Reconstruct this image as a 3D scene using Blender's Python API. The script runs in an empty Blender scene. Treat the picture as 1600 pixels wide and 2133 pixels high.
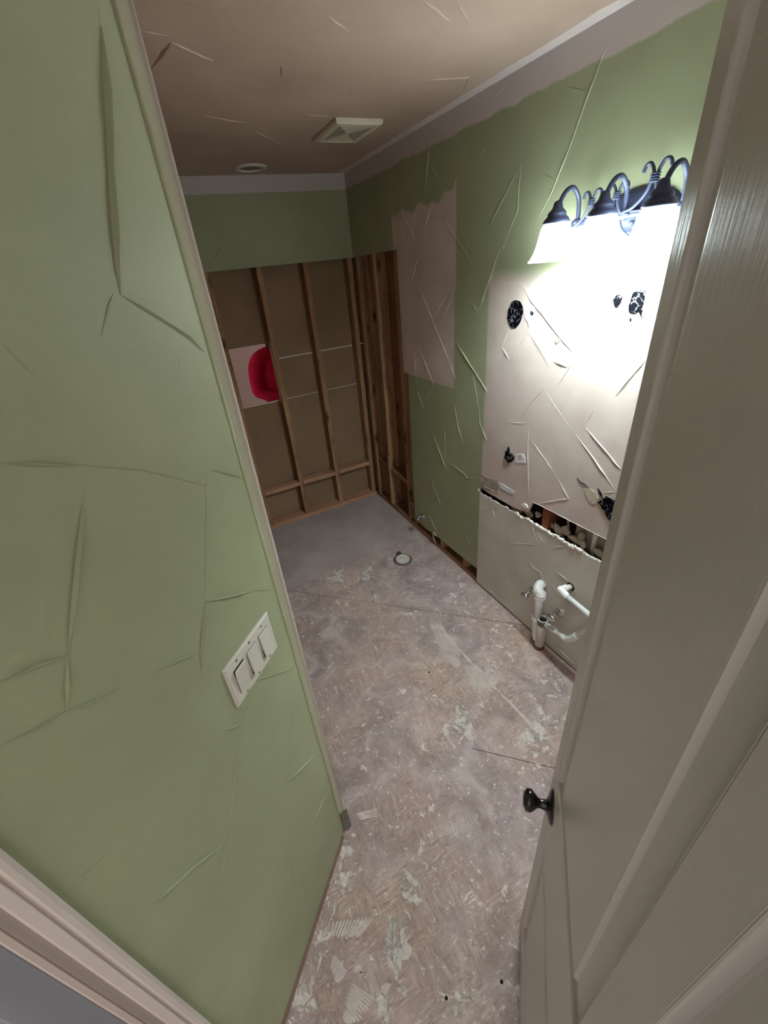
import bpy, bmesh, math, random
import numpy as np
from mathutils import Vector, Matrix
from mathutils.geometry import tessellate_polygon
random.seed(7)
S = bpy.context.scene
COL = S.collection

# ------------------------------------------------------------------ camera
YAW, PITCH, ROLL = 0.4089669, 0.5046501, -0.1083239
CAM = np.array([-1.3742721, -3.0689929, 1.8937875])
FPX, CX, CY = 848.0704, 776.0993, 1023.7808
_f = np.array([math.sin(YAW)*math.cos(PITCH), math.cos(YAW)*math.cos(PITCH), -math.sin(PITCH)])
_r0 = np.cross(_f, [0, 0, 1.]); _r0 /= np.linalg.norm(_r0); _u0 = np.cross(_r0, _f)
_r = math.cos(ROLL)*_r0 + math.sin(ROLL)*_u0
_u = np.cross(_r, _f)
cd = bpy.data.cameras.new('camera'); cam = bpy.data.objects.new('camera', cd); COL.objects.link(cam)
cam.matrix_world = Matrix(((_r[0], _u[0], -_f[0], CAM[0]), (_r[1], _u[1], -_f[1], CAM[1]), (_r[2], _u[2], -_f[2], CAM[2]), (0, 0, 0, 1)))
cd.sensor_fit = 'HORIZONTAL'; cd.sensor_width = 36; cd.lens = FPX/1600*36
cd.shift_x = (800-CX)/1600; cd.shift_y = -(1066.5-CY)/1600
cd.clip_start = 0.02; cd.clip_end = 60
S.camera = cam

# ------------------------------------------------------------------ world, view, lights
w = bpy.data.worlds.new('world'); S.world = w; w.use_nodes = True
w.node_tree.nodes['Background'].inputs[0].default_value = (1.0, 0.96, 0.93, 1)
w.node_tree.nodes['Background'].inputs[1].default_value = 0.46
S.view_settings.view_transform = 'Standard'; S.view_settings.look = 'None'
S.view_settings.gamma = 1; S.view_settings.use_curve_mapping = False
S.view_settings.exposure = 1.6

def light(name, kind, loc, energy, color, size=0.05, **k):
    l = bpy.data.lights.new(name, kind); l.energy = energy; l.color = color
    if kind == 'POINT': l.shadow_soft_size = size
    if kind == 'AREA': l.size = size
    o = bpy.data.objects.new(name, l); COL.objects.link(o); o.location = loc
    if 'rot' in k: o.rotation_euler = k['rot']
    return o
light('hall_fill_light', 'AREA', (-2.1, -3.95, 2.38), 0.8, (1, .95, .90), 0.7)  # unseen fill behind the camera, added to lift left wall, door and floor
light('neighbour_room_fill', 'POINT', (-0.2, 1.0, 2.25), .35, (1, .84, .78), 0.1)  # unseen fill added so the next room is lit

# ------------------------------------------------------------------ pixel -> plane helpers (measured from the photograph)
def pray(px, py): return _f + (px-CX)/FPX*_r - (py-CY)/FPX*_u
def onplane(p, n, o):
    d = pray(*p); n = np.array(n, float); t = ((np.array(o, float)-CAM) @ n)/(d @ n)
    return Vector(CAM + t*d)
def R0(p, x=0.0): return onplane(p, (1, 0, 0), (x, 0, 0))
def B0(p, y=0.0): return onplane(p, (0, 1, 0), (0, y, 0))
def F0(p, z=0.0): return onplane(p, (0, 0, 1), (0, 0, z))
H = 2.44
P0 = Vector((-1.3093, -2.2835, 0)); DV = Vector((1, 1, 0)).normalized(); NL = Vector((1, -1, 0)).normalized()
DE = Vector((-0.887, -2.7723, 0)); ND = Vector((-1, 1, 0)).normalized()
def L0(p, off=0.0): return onplane(p, NL, P0+NL*off)

# ------------------------------------------------------------------ object helpers
def tag(o, label=None, cat=None, group=None, kind=None):
    if label: o['label'] = label
    if cat: o['category'] = cat
    if group: o['group'] = group
    if kind: o['kind'] = kind
    return o
def empty(name, loc=(0, 0, 0), **k):
    o = bpy.data.objects.new(name, None); COL.objects.link(o); o.location = loc; o.empty_display_size = .05
    return tag(o, **k)
def link(name, me, mat, parent=None, smooth=False):
    if isinstance(me, bmesh.types.BMesh):
        bm = me; me = bpy.data.meshes.new(name)
        bmesh.ops.recalc_face_normals(bm, faces=bm.faces[:]); bm.to_mesh(me); bm.free()
    for m in (mat if isinstance(mat, (list, tuple)) else [mat]): me.materials.append(m)
    if smooth:
        for p in me.polygons: p.use_smooth = True
    o = bpy.data.objects.new(name, me); COL.objects.link(o)
    if parent is not None:
        o.parent = parent
        o.matrix_parent_inverse = Matrix.Translation(-Vector(parent.location)) if parent.rotation_euler == Vector((0,0,0)) or True else Matrix()
    return o
def struct(name, me, mat, parent=None, **k):
    o = link(name, me, mat, parent)
    if parent is None: o['kind'] = 'structure'
    return o
def box(bm, a, b, M=None):
    x0, y0, z0 = a; x1, y1, z1 = b
    v = [bm.verts.new(Vector(c) if M is None else M @ Vector(c)) for c in
         [(x0, y0, z0), (x1, y0, z0), (x1, y1, z0), (x0, y1, z0), (x0, y0, z1), (x1, y0, z1), (x1, y1, z1), (x0, y1, z1)]]
    for q in [(0, 3, 2, 1), (4, 5, 6, 7), (0, 1, 5, 4), (1, 2, 6, 5), (2, 3, 7, 6), (3, 0, 4, 7)]: bm.faces.new([v[i] for i in q])
    return bm
def bx(a, b, M=None, bevel=0):
    bm = box(bmesh.new(), a, b, M)
    if bevel: bmesh.ops.bevel(bm, geom=bm.edges[:], offset=bevel, segments=1, affect='EDGES')
    return bm
def prism(pts, nrm, th, bm=None):
    """polygon (3D points, coplanar) extruded by -nrm*th"""
    bm = bm or bmesh.new(); n = Vector(nrm)
    a = [bm.verts.new(p) for p in pts]; b = [bm.verts.new(Vector(p)-n*th) for p in pts]
    for t3 in tessellate_polygon([[Vector(p) for p in pts]]):
        if len(set(t3)) == 3:
            bm.faces.new([a[i] for i in t3]); bm.faces.new([b[i] for i in t3[::-1]])
    for i in range(len(pts)):
        j = (i+1) % len(pts); bm.faces.new((a[i], b[i], b[j], a[j]))
    return bm
def tube(path, rad, seg=10, bm=None, cap=True):
    bm = bm or bmesh.new(); P = [Vector(p) for p in path]; n = len(P)
    rads = rad if isinstance(rad, (list, tuple)) else [rad]*n
    rings = []; up = None
    for i, p in enumerate(P):
        t = (P[min(i+1, n-1)]-P[max(i-1, 0)]).normalized()
        if up is None:
            up = Vector((0, 0, 1)) if abs(t.z) < .9 else Vector((0, 1, 0))
        s = t.cross(up).normalized(); up = s.cross(t).normalized()
        rings.append([bm.verts.new(p+(s*math.cos(a)+up*math.sin(a))*rads[i]) for a in [2*math.pi*k/seg for k in range(seg)]])
    for A, B in zip(rings, rings[1:]):
        for k in range(seg): bm.faces.new((A[k], A[(k+1) % seg], B[(k+1) % seg], B[k]))
    if cap: bm.faces.new(rings[0][::-1]); bm.faces.new(rings[-1])
    return bm
def lathe(prof, o=(0, 0, 0), axis=(0, 0, 1), seg=24, bm=None, sx=1.0, sy=1.0):
    bm = bm or bmesh.new(); z = Vector(axis).normalized(); x = z.orthogonal().normalized()
    if abs(z.z) < .9: x = Vector((0, 0, 1)).cross(z).normalized()
    y = z.cross(x); o = Vector(o); rings = []
    for r, h in prof:
        if r < 1e-6: rings.append([bm.verts.new(o+z*h)])
        else: rings.append([bm.verts.new(o+z*h+x*(r*sx*math.cos(2*math.pi*k/seg))+y*(r*sy*math.sin(2*math.pi*k/seg))) for k in range(seg)])
    for A, B in zip(rings, rings[1:]):
        for k in range(seg):
            j = (k+1) % seg
            if len(A) == 1 and len(B) == 1: continue
            if len(A) == 1: bm.faces.new((A[0], B[j], B[k]))
            elif len(B) == 1: bm.faces.new((A[k], A[j], B[0]))
            else: bm.faces.new((A[k], A[j], B[j], B[k]))
    return bm
def smooth_path(pts, n=6):
    P = [Vector(p) for p in pts]; out = []
    for i in range(len(P)-1):
        p0 = P[max(i-1, 0)]; p1 = P[i]; p2 = P[i+1]; p3 = P[min(i+2, len(P)-1)]
        for k in range(n):
            t = k/n
            out.append(.5*((2*p1)+(p2-p0)*t+(2*p0-5*p1+4*p2-p3)*t*t+(3*p1-p0-3*p2+p3)*t**3))
    out.append(P[-1]); return out

# ------------------------------------------------------------------ materials
class NT:
    def __init__(s, name):
        s.m = bpy.data.materials.new(name); s.m.use_nodes = True; s.t = s.m.node_tree
        s.b = s.t.nodes['Principled BSDF']; s.geo = None
    def n(s, t, **k):
        x = s.t.nodes.new(t)
        for a, v in k.items(): setattr(x, a, v)
        return x
    def set(s, sock, v):
        if hasattr(v, 'is_output') or isinstance(v, bpy.types.NodeSocket): s.t.links.new(v, sock)
        else: sock.default_value = v
    def pos(s):
        if s.geo is None: s.geo = s.n('ShaderNodeNewGeometry')
        return s.geo.outputs['Position']
    def xyz(s):
        x = s.n('ShaderNodeSeparateXYZ'); s.set(x.inputs[0], s.pos()); return x.outputs
    def m_(s, op, a, b=0.0, c=None, clamp=False):
        x = s.n('ShaderNodeMath', operation=op); x.use_clamp = clamp
        s.set(x.inputs[0], a); s.set(x.inputs[1], b)
        if c is not None: s.set(x.inputs[2], c)
        return x.outputs[0]
    def noise(s, scale, detail=4, rough=.55, vec=None, out='Fac', dist=0.0):
        x = s.n('ShaderNodeTexNoise'); s.set(x.inputs['Vector'], vec if vec is not None else s.pos())
        x.inputs['Scale'].default_value = scale; x.inputs['Detail'].default_value = detail; x.inputs['Roughness'].default_value = rough
        x.inputs['Distortion'].default_value = dist
        return x.outputs[out]
    def ramp(s, v, stops):
        x = s.n('ShaderNodeValToRGB'); s.set(x.inputs[0], v); e = x.color_ramp.elements
        while len(e) > 1: e.remove(e[0])
        e[0].position = stops[0][0]; e[0].color = c4(stops[0][1])
        for p, c in stops[1:]:
            q = e.new(p); q.color = c4(c)
        return x.outputs[0]
    def ms(s, v, a, b):   # linear map to 0..1 clamp
        x = s.n('ShaderNodeMapRange'); s.set(x.inputs[0], v); x.inputs[1].default_value = a; x.inputs[2].default_value = b
        return x.outputs[0]
    def mix(s, f, a, b):
        x = s.n('ShaderNodeMix', data_type='RGBA'); s.set(x.inputs[0], f)
        s.set(x.inputs[6], c4(a) if isinstance(a, tuple) else a); s.set(x.inputs[7], c4(b) if isinstance(b, tuple) else b)
        return x.outputs[2]
    def vscale(s, sc, rot=(0, 0, 0)):
        x = s.n('ShaderNodeMapping'); s.set(x.inputs[0], s.pos()); x.inputs['Scale'].default_value = sc; x.inputs['Rotation'].default_value = rot
        return x.outputs[0]
    def bump(s, h, st=.3, d=.002):
        x = s.n('ShaderNodeBump'); s.set(x.inputs['Height'], h); x.inputs['Strength'].default_value = st; x.inputs['Distance'].default_value = d
        s.t.links.new(x.outputs[0], s.b.inputs['Normal'])
    def fin(s, col, rough=.6, spec=.5, metal=0):
        s.set(s.b.inputs['Base Color'], c4(col) if isinstance(col, tuple) else col)
        s.set(s.b.inputs['Roughness'], rough); s.b.inputs['Metallic'].default_value = metal
        s.b.inputs['Specular IOR Level'].default_value = spec
        return s.m
def c4(c): return (*c[:3], 1) if isinstance(c, (tuple, list)) else (c, c, c, 1)
def srgb(r, g, b):
    f = lambda v: ((v/255+.055)/1.055)**2.4 if v > 10 else v/255/12.92
    return (f(r), f(g), f(b))

GREEN = srgb(162, 168, 135)
TAN = srgb(186, 170, 154)
WHITE = srgb(196, 188, 182)
def paint_green(name='green_wall_paint', g=GREEN):
    t = NT(name)
    n = t.noise(3, 3); fine = t.noise(500, 2)
    c = t.mix(t.ms(n, .35, .7), tuple(x*.93 for x in g), tuple(min(1, x*1.06) for x in g))
    t.bump(fine, .25, .0006)
    return t.fin(c, .5, .35)
M_green = paint_green()
def zone(t, a, lo, hi, jn, amp=.02, soft=.004):
    """soft box mask along one coordinate, jittered by noise jn"""
    v = t.m_('ADD', a, t.m_('MULTIPLY', t.m_('SUBTRACT', jn, .5), amp))
    m1 = t.ms(v, lo-soft, lo+soft); m2 = t.ms(v, hi+soft, hi-soft)
    return t.m_('MULTIPLY', m1, m2)
def right_wall_mat():
    t = NT('right_wall_paint'); X = t.xyz(); y, z = X[1], X[2]
    n1 = t.noise(9, 5); n2 = t.noise(3, 3); fine = t.noise(450, 2)
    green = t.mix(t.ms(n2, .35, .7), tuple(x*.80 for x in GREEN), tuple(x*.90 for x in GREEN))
    tan = t.mix(t.ms(t.noise(5, 4), .35, .65), srgb(190, 174, 166), srgb(204, 190, 182))
    # bare area behind the former mirror
    a = t.m_('MULTIPLY', zone(t, y, -5, -1.462, n1, .012, .006), zone(t, z, -1, 1.80, n2, .05, .03))
    # plaster patch beside the studs
    sl = t.m_('ADD', z, t.m_('MULTIPLY', y, 0.07))
    b = t.m_('MULTIPLY', zone(t, y, -1.203, -0.60, n1, .006, .002), t.m_('MULTIPLY', t.ms(z, 1.244, 1.248), zone(t, t.m_('ADD', z, t.m_('MULTIPLY', t.m_('ADD', y, .66), .03)), -1, 2.13, n1, .14, .008)))
    tail = t.m_('MULTIPLY', zone(t, y, -1.216, -1.15, n1, .01, .004), zone(t, t.m_('SUBTRACT', z, t.m_('MULTIPLY', t.m_('ADD', y, 1.18), -1.4)), 1.7, 2.15, n1, .03, .004))
    b = t.m_('MAXIMUM', b, tail)
    col = t.mix(t.m_('MAXIMUM', a, b), green, tan)
    # primer band under the ceiling
    c = zone(t, z, 2.352, 3, n1, .05, .004)
    c2 = t.m_('MULTIPLY', zone(t, y, -9, -2.31, n1, .01, .004), 1.0)
    col = t.mix(t.m_('MAXIMUM', c, c2), col, srgb(190, 180, 176))
    t.bump(t.m_('ADD', t.m_('MULTIPLY', fine, .4), n1), .3, .0012)
    return t.fin(col, .5, .35)
M_right = right_wall_mat()
def back_wall_mat():
    t = NT('back_wall_paint'); X = t.xyz(); z = X[2]; n1 = t.noise(12, 4); n2 = t.noise(3, 3)
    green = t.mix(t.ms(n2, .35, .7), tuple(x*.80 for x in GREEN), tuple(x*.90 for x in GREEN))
    c = zone(t, z, 2.352, 3, n1, .008, .003)
    t.bump(t.noise(450, 2), .25, .0006)
    return t.fin(t.mix(c, green, srgb(186, 180, 176)), .55, .3)
M_back = back_wall_mat()
def simple(name, col, rough=.6, spec=.4, metal=0, bscale=None, bst=.2, bd=.001, var=.08, vs=6):
    t = NT(name)
    n = t.noise(vs, 4)
    c = t.mix(t.ms(n, .3, .7), tuple(max(0, x*(1-var)) for x in col), tuple(min(1, x*(1+var)) for x in col))
    if bscale: t.bump(t.noise(bscale, 4), bst, bd)
    return t.fin(c, rough, spec, metal)
M_panel = simple('bare_grey_tan_board', srgb(204, 198, 188), .6, .3, bscale=60, bst=.2)
M_tan = simple('bare_plaster_tan', srgb(184, 169, 153), .6, .3, bscale=60)
M_plaster = simple('broken_plaster', srgb(176, 164, 150), .9, .2, bscale=90, bst=.8, bd=.003)
M_white_edge = simple('gypsum_core_white', srgb(226, 220, 212), .9, .2, bscale=200, bst=.8, bd=.002)
M_white = simple('white_primer', srgb(206, 198, 190), .5, .4, var=.03)
M_trim = simple('white_gloss_trim_paint', srgb(216, 204, 196), .4, .5, var=.03)
M_plastic = simple('ivory_switch_plastic', srgb(215, 212, 200), .35, .5, var=.01)
M_pvc = simple('white_pvc', srgb(232, 232, 230), .3, .5, var=.02)
M_pvc2 = simple('aged_beige_pvc', srgb(196, 190, 176), .4, .4, var=.05)
M_brownfit = simple('brown_glued_fitting', srgb(120, 105, 98), .45, .5, var=.1)
M_dark = simple('dark_cavity', srgb(40, 34, 28), .95, .1)
M_black = simple('black_gloss_metal', (.006, .006, .007), .18, .6, var=0)
M_chrome = simple('chrome', (.62, .62, .62), .22, .5, metal=1, var=.02)
M_screw = simple('screw_metal', (.35, .33, .3), .4, .5, metal=1, var=.02)
M_bronze = simple('hazed_bronze_metal', srgb(66, 72, 96), .5, .4, metal=.4, var=.05)  # bluish bloom of the lamps is mixed into the bronze colour
M_concrete = simple('grey_cement_edge', srgb(128, 130, 128), .9, .2, bscale=60, bst=.5)
def wood_mat(name, c1, c2, axis=2, knots=True, sc=1.0):
    t = NT(name)
    s = [38*sc, 38*sc, 38*sc]; s[axis] = 2.2
    v = t.vscale(tuple(s)); n = t.noise(1.0, 5, .6, v, dist=.6)
    c = t.mix(t.ms(n, .3, .7), c1, c2)
    if knots:
        s2 = [11, 11, 11]; s2[axis] = 4.0
        vo = t.n('ShaderNodeTexVoronoi'); t.set(vo.inputs['Vector'], t.vscale(tuple(s2))); vo.inputs['Scale'].default_value = 1
        k = t.ms(vo.outputs['Distance'], .26, .08)
        c = t.mix(t.m_('MULTIPLY', k, .85), c, tuple(x*.12 for x in c1))
    st = t.noise(9, 3); c = t.mix(t.m_('MULTIPLY', t.ms(st, .55, .75), .4), c, tuple(x*.4 for x in c1))
    t.bump(n, .3, .001)
    return t.fin(c, .75, .2)
WD1, WD2 = srgb(132, 100, 72), srgb(178, 140, 106)
M_stud = wood_mat('stud_wood_upright', WD1, WD2, 2)
M_stud_x = wood_mat('stud_wood_level_x', srgb(160, 118, 92), srgb(196, 152, 124), 0, False)
M_stud_y = wood_mat('stud_wood_level_y', srgb(120, 88, 64), srgb(160, 122, 90), 1, False)
M_redwood = wood_mat('reddish_stud_wood', srgb(120, 66, 44), srgb(160, 98, 70), 2, False)
M_board = wood_mat('aged_brown_board', srgb(112, 80, 54), srgb(136, 100, 70), 2, True, .3)
def kraft():
    t = NT('brown_drywall_paper'); n = t.noise(2.5, 3); n2 = t.noise(400, 2)
    c = t.mix(t.ms(n, .3, .7), srgb(132, 108, 84), srgb(146, 120, 95))
    t.bump(n2, .2, .0004); return t.fin(c, .8, .2)
M_kraft = kraft()
M_studio = simple('pale_pinkish_wall', srgb(168, 142, 136), .7, .3, bscale=300, var=.04)
def ceiling_mat():
    t = NT('tan_ceiling_skim'); X = t.xyz(); n1 = t.noise(10, 5)
    base = t.mix(t.ms(t.noise(2, 4), .3, .7), srgb(172, 148, 132), srgb(190, 168, 152))
    c = t.m_('MULTIPLY', zone(t, X[0], -.052, 1, n1, .03, .002), t.ms(X[1], 0.06, 0.05))
    c = t.m_('MULTIPLY', c, t.ms(X[1], .02, .01))
    c = t.mix(c, base, srgb(206, 194, 190))
    fine = t.noise(260, 3)
    t.bump(t.m_('ADD', fine, t.m_('MULTIPLY', t.noise(14, 4), 1.5)), .4, .0012)
    return t.fin(c, .65, .25)
M_ceil = ceiling_mat()
def floor_mat():
    t = NT('scraped_subfloor'); X = t.xyz()
    rot = t.vscale((1, 1, 1), (0, 0, .8))
    big = t.noise(1.7, 5, .6); mid = t.noise(7, 6, .65, dist=.8); fine = t.noise(55, 5, .7)
    # strands
    s1 = t.noise(1, 4, .6, t.vscale((120, 18, 1), (0, 0, .55)), dist=1.2)
    s2 = t.noise(1, 4, .6, t.vscale((22, 130, 1), (0, 0, .35)), dist=1.2)
    sel = t.ms(t.noise(9, 3), .45, .55)
    strand = t.m_('ADD', t.m_('MULTIPLY', s1, sel), t.m_('MULTIPLY', s2, t.m_('SUBTRACT', 1.0, sel)))
    mauve = t.mix(t.ms(mid, .35, .68), srgb(146, 126, 124), srgb(192, 174, 172))
    tan = t.mix(t.ms(strand, .35, .65), srgb(156, 128, 114), srgb(208, 182, 166))
    c = t.mix(t.m_('MULTIPLY', t.ms(big, .42, .64), .8), mauve, tan)
    c = t.mix(t.m_('MULTIPLY', t.ms(strand, .56, .72), .45), c, srgb(216, 202, 192))
    c = t.mix(t.m_('MULTIPLY', t.ms(strand, .42, .28), .40), c, srgb(88, 70, 64))
    gz = t.m_('MULTIPLY', t.ms(mid, .56, .74), t.ms(t.noise(2.6, 3), .42, .6))
    c = t.mix(t.m_('MULTIPLY', gz, .75), c, srgb(200, 194, 186))
    sp = t.m_('MAXIMUM', t.ms(t.noise(38, 5, .75), .60, .67), t.m_('MULTIPLY', t.ms(t.noise(16, 6, .8, dist=1.0), .60, .64), .8))
    c = t.mix(t.m_('MULTIPLY', sp, .85), c, srgb(244, 236, 232))
    dk = t.m_('MAXIMUM', t.ms(t.noise(70, 3, .6), .68, .73), t.m_('MULTIPLY', t.ms(t.m_('ABSOLUTE', t.m_('SUBTRACT', t.noise(9, 6, .7, dist=1.5), .5)), .010, .0), t.ms(t.noise(5, 3), .5, .6)))
    c = t.mix(t.m_('MULTIPLY', dk, .6), c, srgb(80, 62, 54))
    # smoother grey part where the tub stood (a painted boundary on the boards)
    tub = t.m_('MULTIPLY', t.ms(t.m_('ADD', X[1], t.m_('MULTIPLY', t.noise(5, 4), .3)), -.75, -.55), 1.0)
    grey = t.mix(t.ms(t.noise(3, 4), .3, .7), srgb(158, 144, 142), srgb(184, 172, 170))
    c = t.mix(t.m_('MULTIPLY', tub, .88), c, grey)
    h = t.m_('ADD', t.m_('MULTIPLY', strand, .6), t.m_('ADD', mid, t.m_('MULTIPLY', fine, .5)))
    t.bump(h, .5, .003)
    return t.fin(c, .62, .35)
M_floor = floor_mat()
def scraped(name, c1, c2, thr, sc=26, soft=.05):
    """mortar scraped down to patches: bare board shows through between them"""
    t = NT(name)
    n = t.noise(sc, 7, .72, dist=.6)
    col = t.mix(t.ms(t.noise(60, 4), .35, .65), c1, c2)
    t.bump(t.noise(90, 5), .2, .001)
    t.fin(col, .8, .25)
    t.set(t.b.inputs['Alpha'], t.ms(n, thr-soft, thr+soft))
    return t.m
M_mortar = scraped('white_thinset_residue', srgb(186, 174, 166), srgb(224, 214, 208), .44)
M_film_w = scraped('white_thinset_haze', srgb(200, 188, 184), srgb(226, 216, 212), .48, 16, .06)
M_rdg = simple('mortar_ridge_white', srgb(206, 194, 186), .85, .25, bscale=70, bst=.7, bd=.002, var=.14, vs=25)
M_mortar2 = simple('grey_thinset_ridges', srgb(210, 199, 193), .85, .25, bscale=70, bst=.5, var=.1, vs=25)
def mastic():
    t = NT('black_mirror_mastic')
    vo = t.n('ShaderNodeTexVoronoi', feature='DISTANCE_TO_EDGE')
    mv = t.n('ShaderNodeVectorMath', operation='ADD'); t.set(mv.inputs[0], t.pos())
    sc = t.n('ShaderNodeVectorMath', operation='SCALE'); t.set(sc.inputs[0], t.noise(30, 3, out='Color')); sc.inputs['Scale'].default_value = .03
    t.set(mv.inputs[1], sc.outputs[0])
    t.set(vo.inputs['Vector'], mv.outputs[0]); vo.inputs['Scale'].default_value = 42
    k = t.m_('MULTIPLY', t.ms(vo.outputs['Distance'], .06, .015), t.ms(t.noise(40, 3), .46, .54))
    c = t.mix(k, (.0012, .0013, .0028), srgb(130, 130, 138))
    t.bump(t.noise(60, 4), .8, .004)
    return t.fin(c, .7, .06)
M_mastic = mastic()
M_mastic_w = simple('pale_torn_paper', srgb(214, 214, 216), .8, .3, bscale=80, bst=.8, bd=.003, var=.12, vs=40)
M_door = simple('satin_door_paint', srgb(184, 172, 160), .3, .5, bscale=None, var=.02)
def door_paint():
    t = NT('brushed_door_paint')
    n = t.noise(1, 4, .6, t.vscale((160, 160, 6)))
    t.bump(n, .45, .0008)
    return t.fin(srgb(202, 196, 189), .30, .5)
M_door = door_paint()
M_door2 = simple('bluish_grey_door_paint', srgb(150, 154, 162), .45, .4, bscale=300, var=.03)
def shade_mat():
    t = NT('frosted_lit_glass')
    e = t.b.inputs
    e['Emission Color'].default_value = (.82, .96, 1.0, 1); e['Emission Strength'].default_value = 9.0
    return t.fin((.85, .88, .8), .4, .5)
M_shade = shade_mat()
def bulb_mat():
    t = NT('lit_bulb'); t.b.inputs['Emission Color'].default_value = (.95, 1, 1, 1); t.b.inputs['Emission Strength'].default_value = 12
    return t.fin((.9, .9, .9), .4)
M_bulb = bulb_mat()

# ------------------------------------------------------------------ ridge lines left by the trowel and torn paper
def ridge(pts, n, width, height, mat, parent, name='plaster_ridge', fade=True):
    P = []
    n = Vector(n).normalized()
    for a, b in zip(pts, pts[1:]):
        L = (b-a).length; k = max(1, int(L/.03))
        for i in range(k):
            q = a.lerp(b, i/k)
            if i: q = q+Vector((random.uniform(-1, 1), random.uniform(-1, 1), random.uniform(-1, 1)))*width*.18
            P.append(q)
    P.append(pts[-1])
    bm = bmesh.new(); rows = []; m = len(P)
    for i, p in enumerate(P):
        t = (P[min(i+1, m-1)]-P[max(i-1, 0)]).normalized(); s = t.cross(n).normalized()
        f = 1.0
        if fade: f = min(1, .12+min(i, m-1-i)/max(1, m*.22))
        f *= random.uniform(.8, 1.1)
        w2 = width*.5*f; h = height*f
        rows.append([bm.verts.new(p-s*w2-n*.0006), bm.verts.new(p-s*w2*.25+n*h), bm.verts.new(p+s*w2*.35+n*h*.8), bm.verts.new(p+s*w2-n*.0006)])
    for A, B in zip(rows, rows[1:]):
        for k in range(3): bm.faces.new((A[k], A[k+1], B[k+1], B[k]))
    return link(name, bm, mat, parent)
def ridges(lst, org, sc, fn, n, mat, parent, wdt=.004, hgt=.0022):
    for item in lst:
        w_, h_ = wdt, hgt
        if isinstance(item, tuple): item, k = item; w_ *= k; h_ *= k
        if callable(mat): mm = mat
        pts = [fn((org[0]+x/sc, org[1]+y/sc)) for x, y in item]
        ridge(pts, n, w_, h_, mat, parent)

# ================================================================== STRUCTURE
# ---- floor: boards laid diagonally, seams as in the photograph
fl = struct('floor', bx((-4.2, -4.6, -.06), (1.6, 3.0, -.022)), M_dark)
ud = Vector((.73, -.683, 0)).normalized(); vd = Vector((.683, .73, 0)).normalized()
def floor_panel(u0, u1, v0, v1, xr=(-4.2, .10), yr=(-4.6, .10), gu=.0016):
    g = .0016
    bm = bmesh.new(); pts = [ud*(u0+gu)+vd*(v0+g), ud*(u1-gu)+vd*(v0+g), ud*(u1-gu)+vd*(v1-g), ud*(u0+gu)+vd*(v1-g)]
    v = [bm.verts.new(p) for p in pts]; bm.faces.new(v)
    for co, no in (((xr[0], 0, 0), (-1, 0, 0)), ((xr[1], 0, 0), (1, 0, 0)), ((0, yr[0], 0), (0, -1, 0)), ((0, yr[1], 0), (0, 1, 0))):
        bmesh.ops.bisect_plane(bm, geom=bm.verts[:]+bm.edges[:]+bm.faces[:], plane_co=co, plane_no=no, clear_outer=True)
    if not bm.faces: bm.free(); return
    r = bmesh.ops.extrude_face_region(bm, geom=bm.faces[:])
    for q in [x for x in r['geom'] if isinstance(x, bmesh.types.BMVert)]: q.co.z -= .02
    link('subfloor_panel', bm, M_floor, fl)
floor_panel(-4, 6, -1.367, 6)
floor_panel(-4, 1.05, -3.9, -1.367, gu=0); floor_panel(1.05, 6, -2.13, -1.367, gu=0)
floor_panel(1.05, 6, -3.9, -2.13, gu=0)
floor_panel(-6, 6, -6, -3.9)
link('neighbour_floor', bx((-4.2, .10, -.02), (1.6, 3.0, 0)), simple('neighbour_floor_mat', srgb(120, 112, 104), .7), fl)
# mortar splats on the floor
def splat(bm, c, rx, ry, ang=0, h=.0012, seed=0, n=30):
    rnd = random.Random(seed); c = Vector(c); ph = [rnd.uniform(0, 6.28) for _ in range(4)]
    ring = []; ring2 = []
    for k in range(n):
        a = 2*math.pi*k/n
        q = 1+.28*math.sin(2*a+ph[0])+.22*math.sin(3*a+ph[1])+.16*math.sin(5*a+ph[2])+.10*math.sin(7*a+ph[3])+rnd.uniform(-.12, .12)
        x, y = rx*q*math.cos(a), ry*q*math.sin(a)
        X = Vector((x*math.cos(ang)-y*math.sin(ang), x*math.sin(ang)+y*math.cos(ang), 0))
        ring.append(bm.verts.new(c+X)); ring2.append(bm.verts.new(c+X*.86+Vector((0, 0, h*rnd.uniform(.7, 1.3)))))
    ct = bm.verts.new(c+Vector((0, 0, h)))
    for k in range(n):
        j = (k+1) % n; bm.faces.new((ring[k], ring[j], ring2[j], ring2[k])); bm.faces.new((ring2[k], ring2[j], ct))
def fpx(x, y, o=(560, 1000), s=2.353): return F0((o[0]+x/s, o[1]+y/s))
spl = bmesh.new(); sd = 1
big = [(965, 585, .030, .014), (915, 600, .018, .010), (975, 650, .03, .008), (1052, 575, .016, .010), (1060, 621, .010, .008), (790, 488, .012, .012),
       (708, 652, .028, .014), (1110, 745, .026, .022), (1050, 822, .013, .010), (1102, 930, .024, .012), (1190, 712, .012, .008),
       (1340, 990, .022, .016), (1410, 1010, .02, .012), (1380, 1060, .02, .012), (1330, 1130, .022, .018), (1400, 1195, .016, .02), (1290, 1060, .02, .01),
       (1350, 1170, .025, .012), (1040, 1100, .02, .012), (905, 735, .016, .006), (1330, 1330, .04, .016), (1240, 1290, .03, .012), (800, 520, .01, .01)]
for x, y, a, b in big: splat(spl, fpx(x, y), a, b, random.uniform(0, 3), seed=sd); sd += 1
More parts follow.
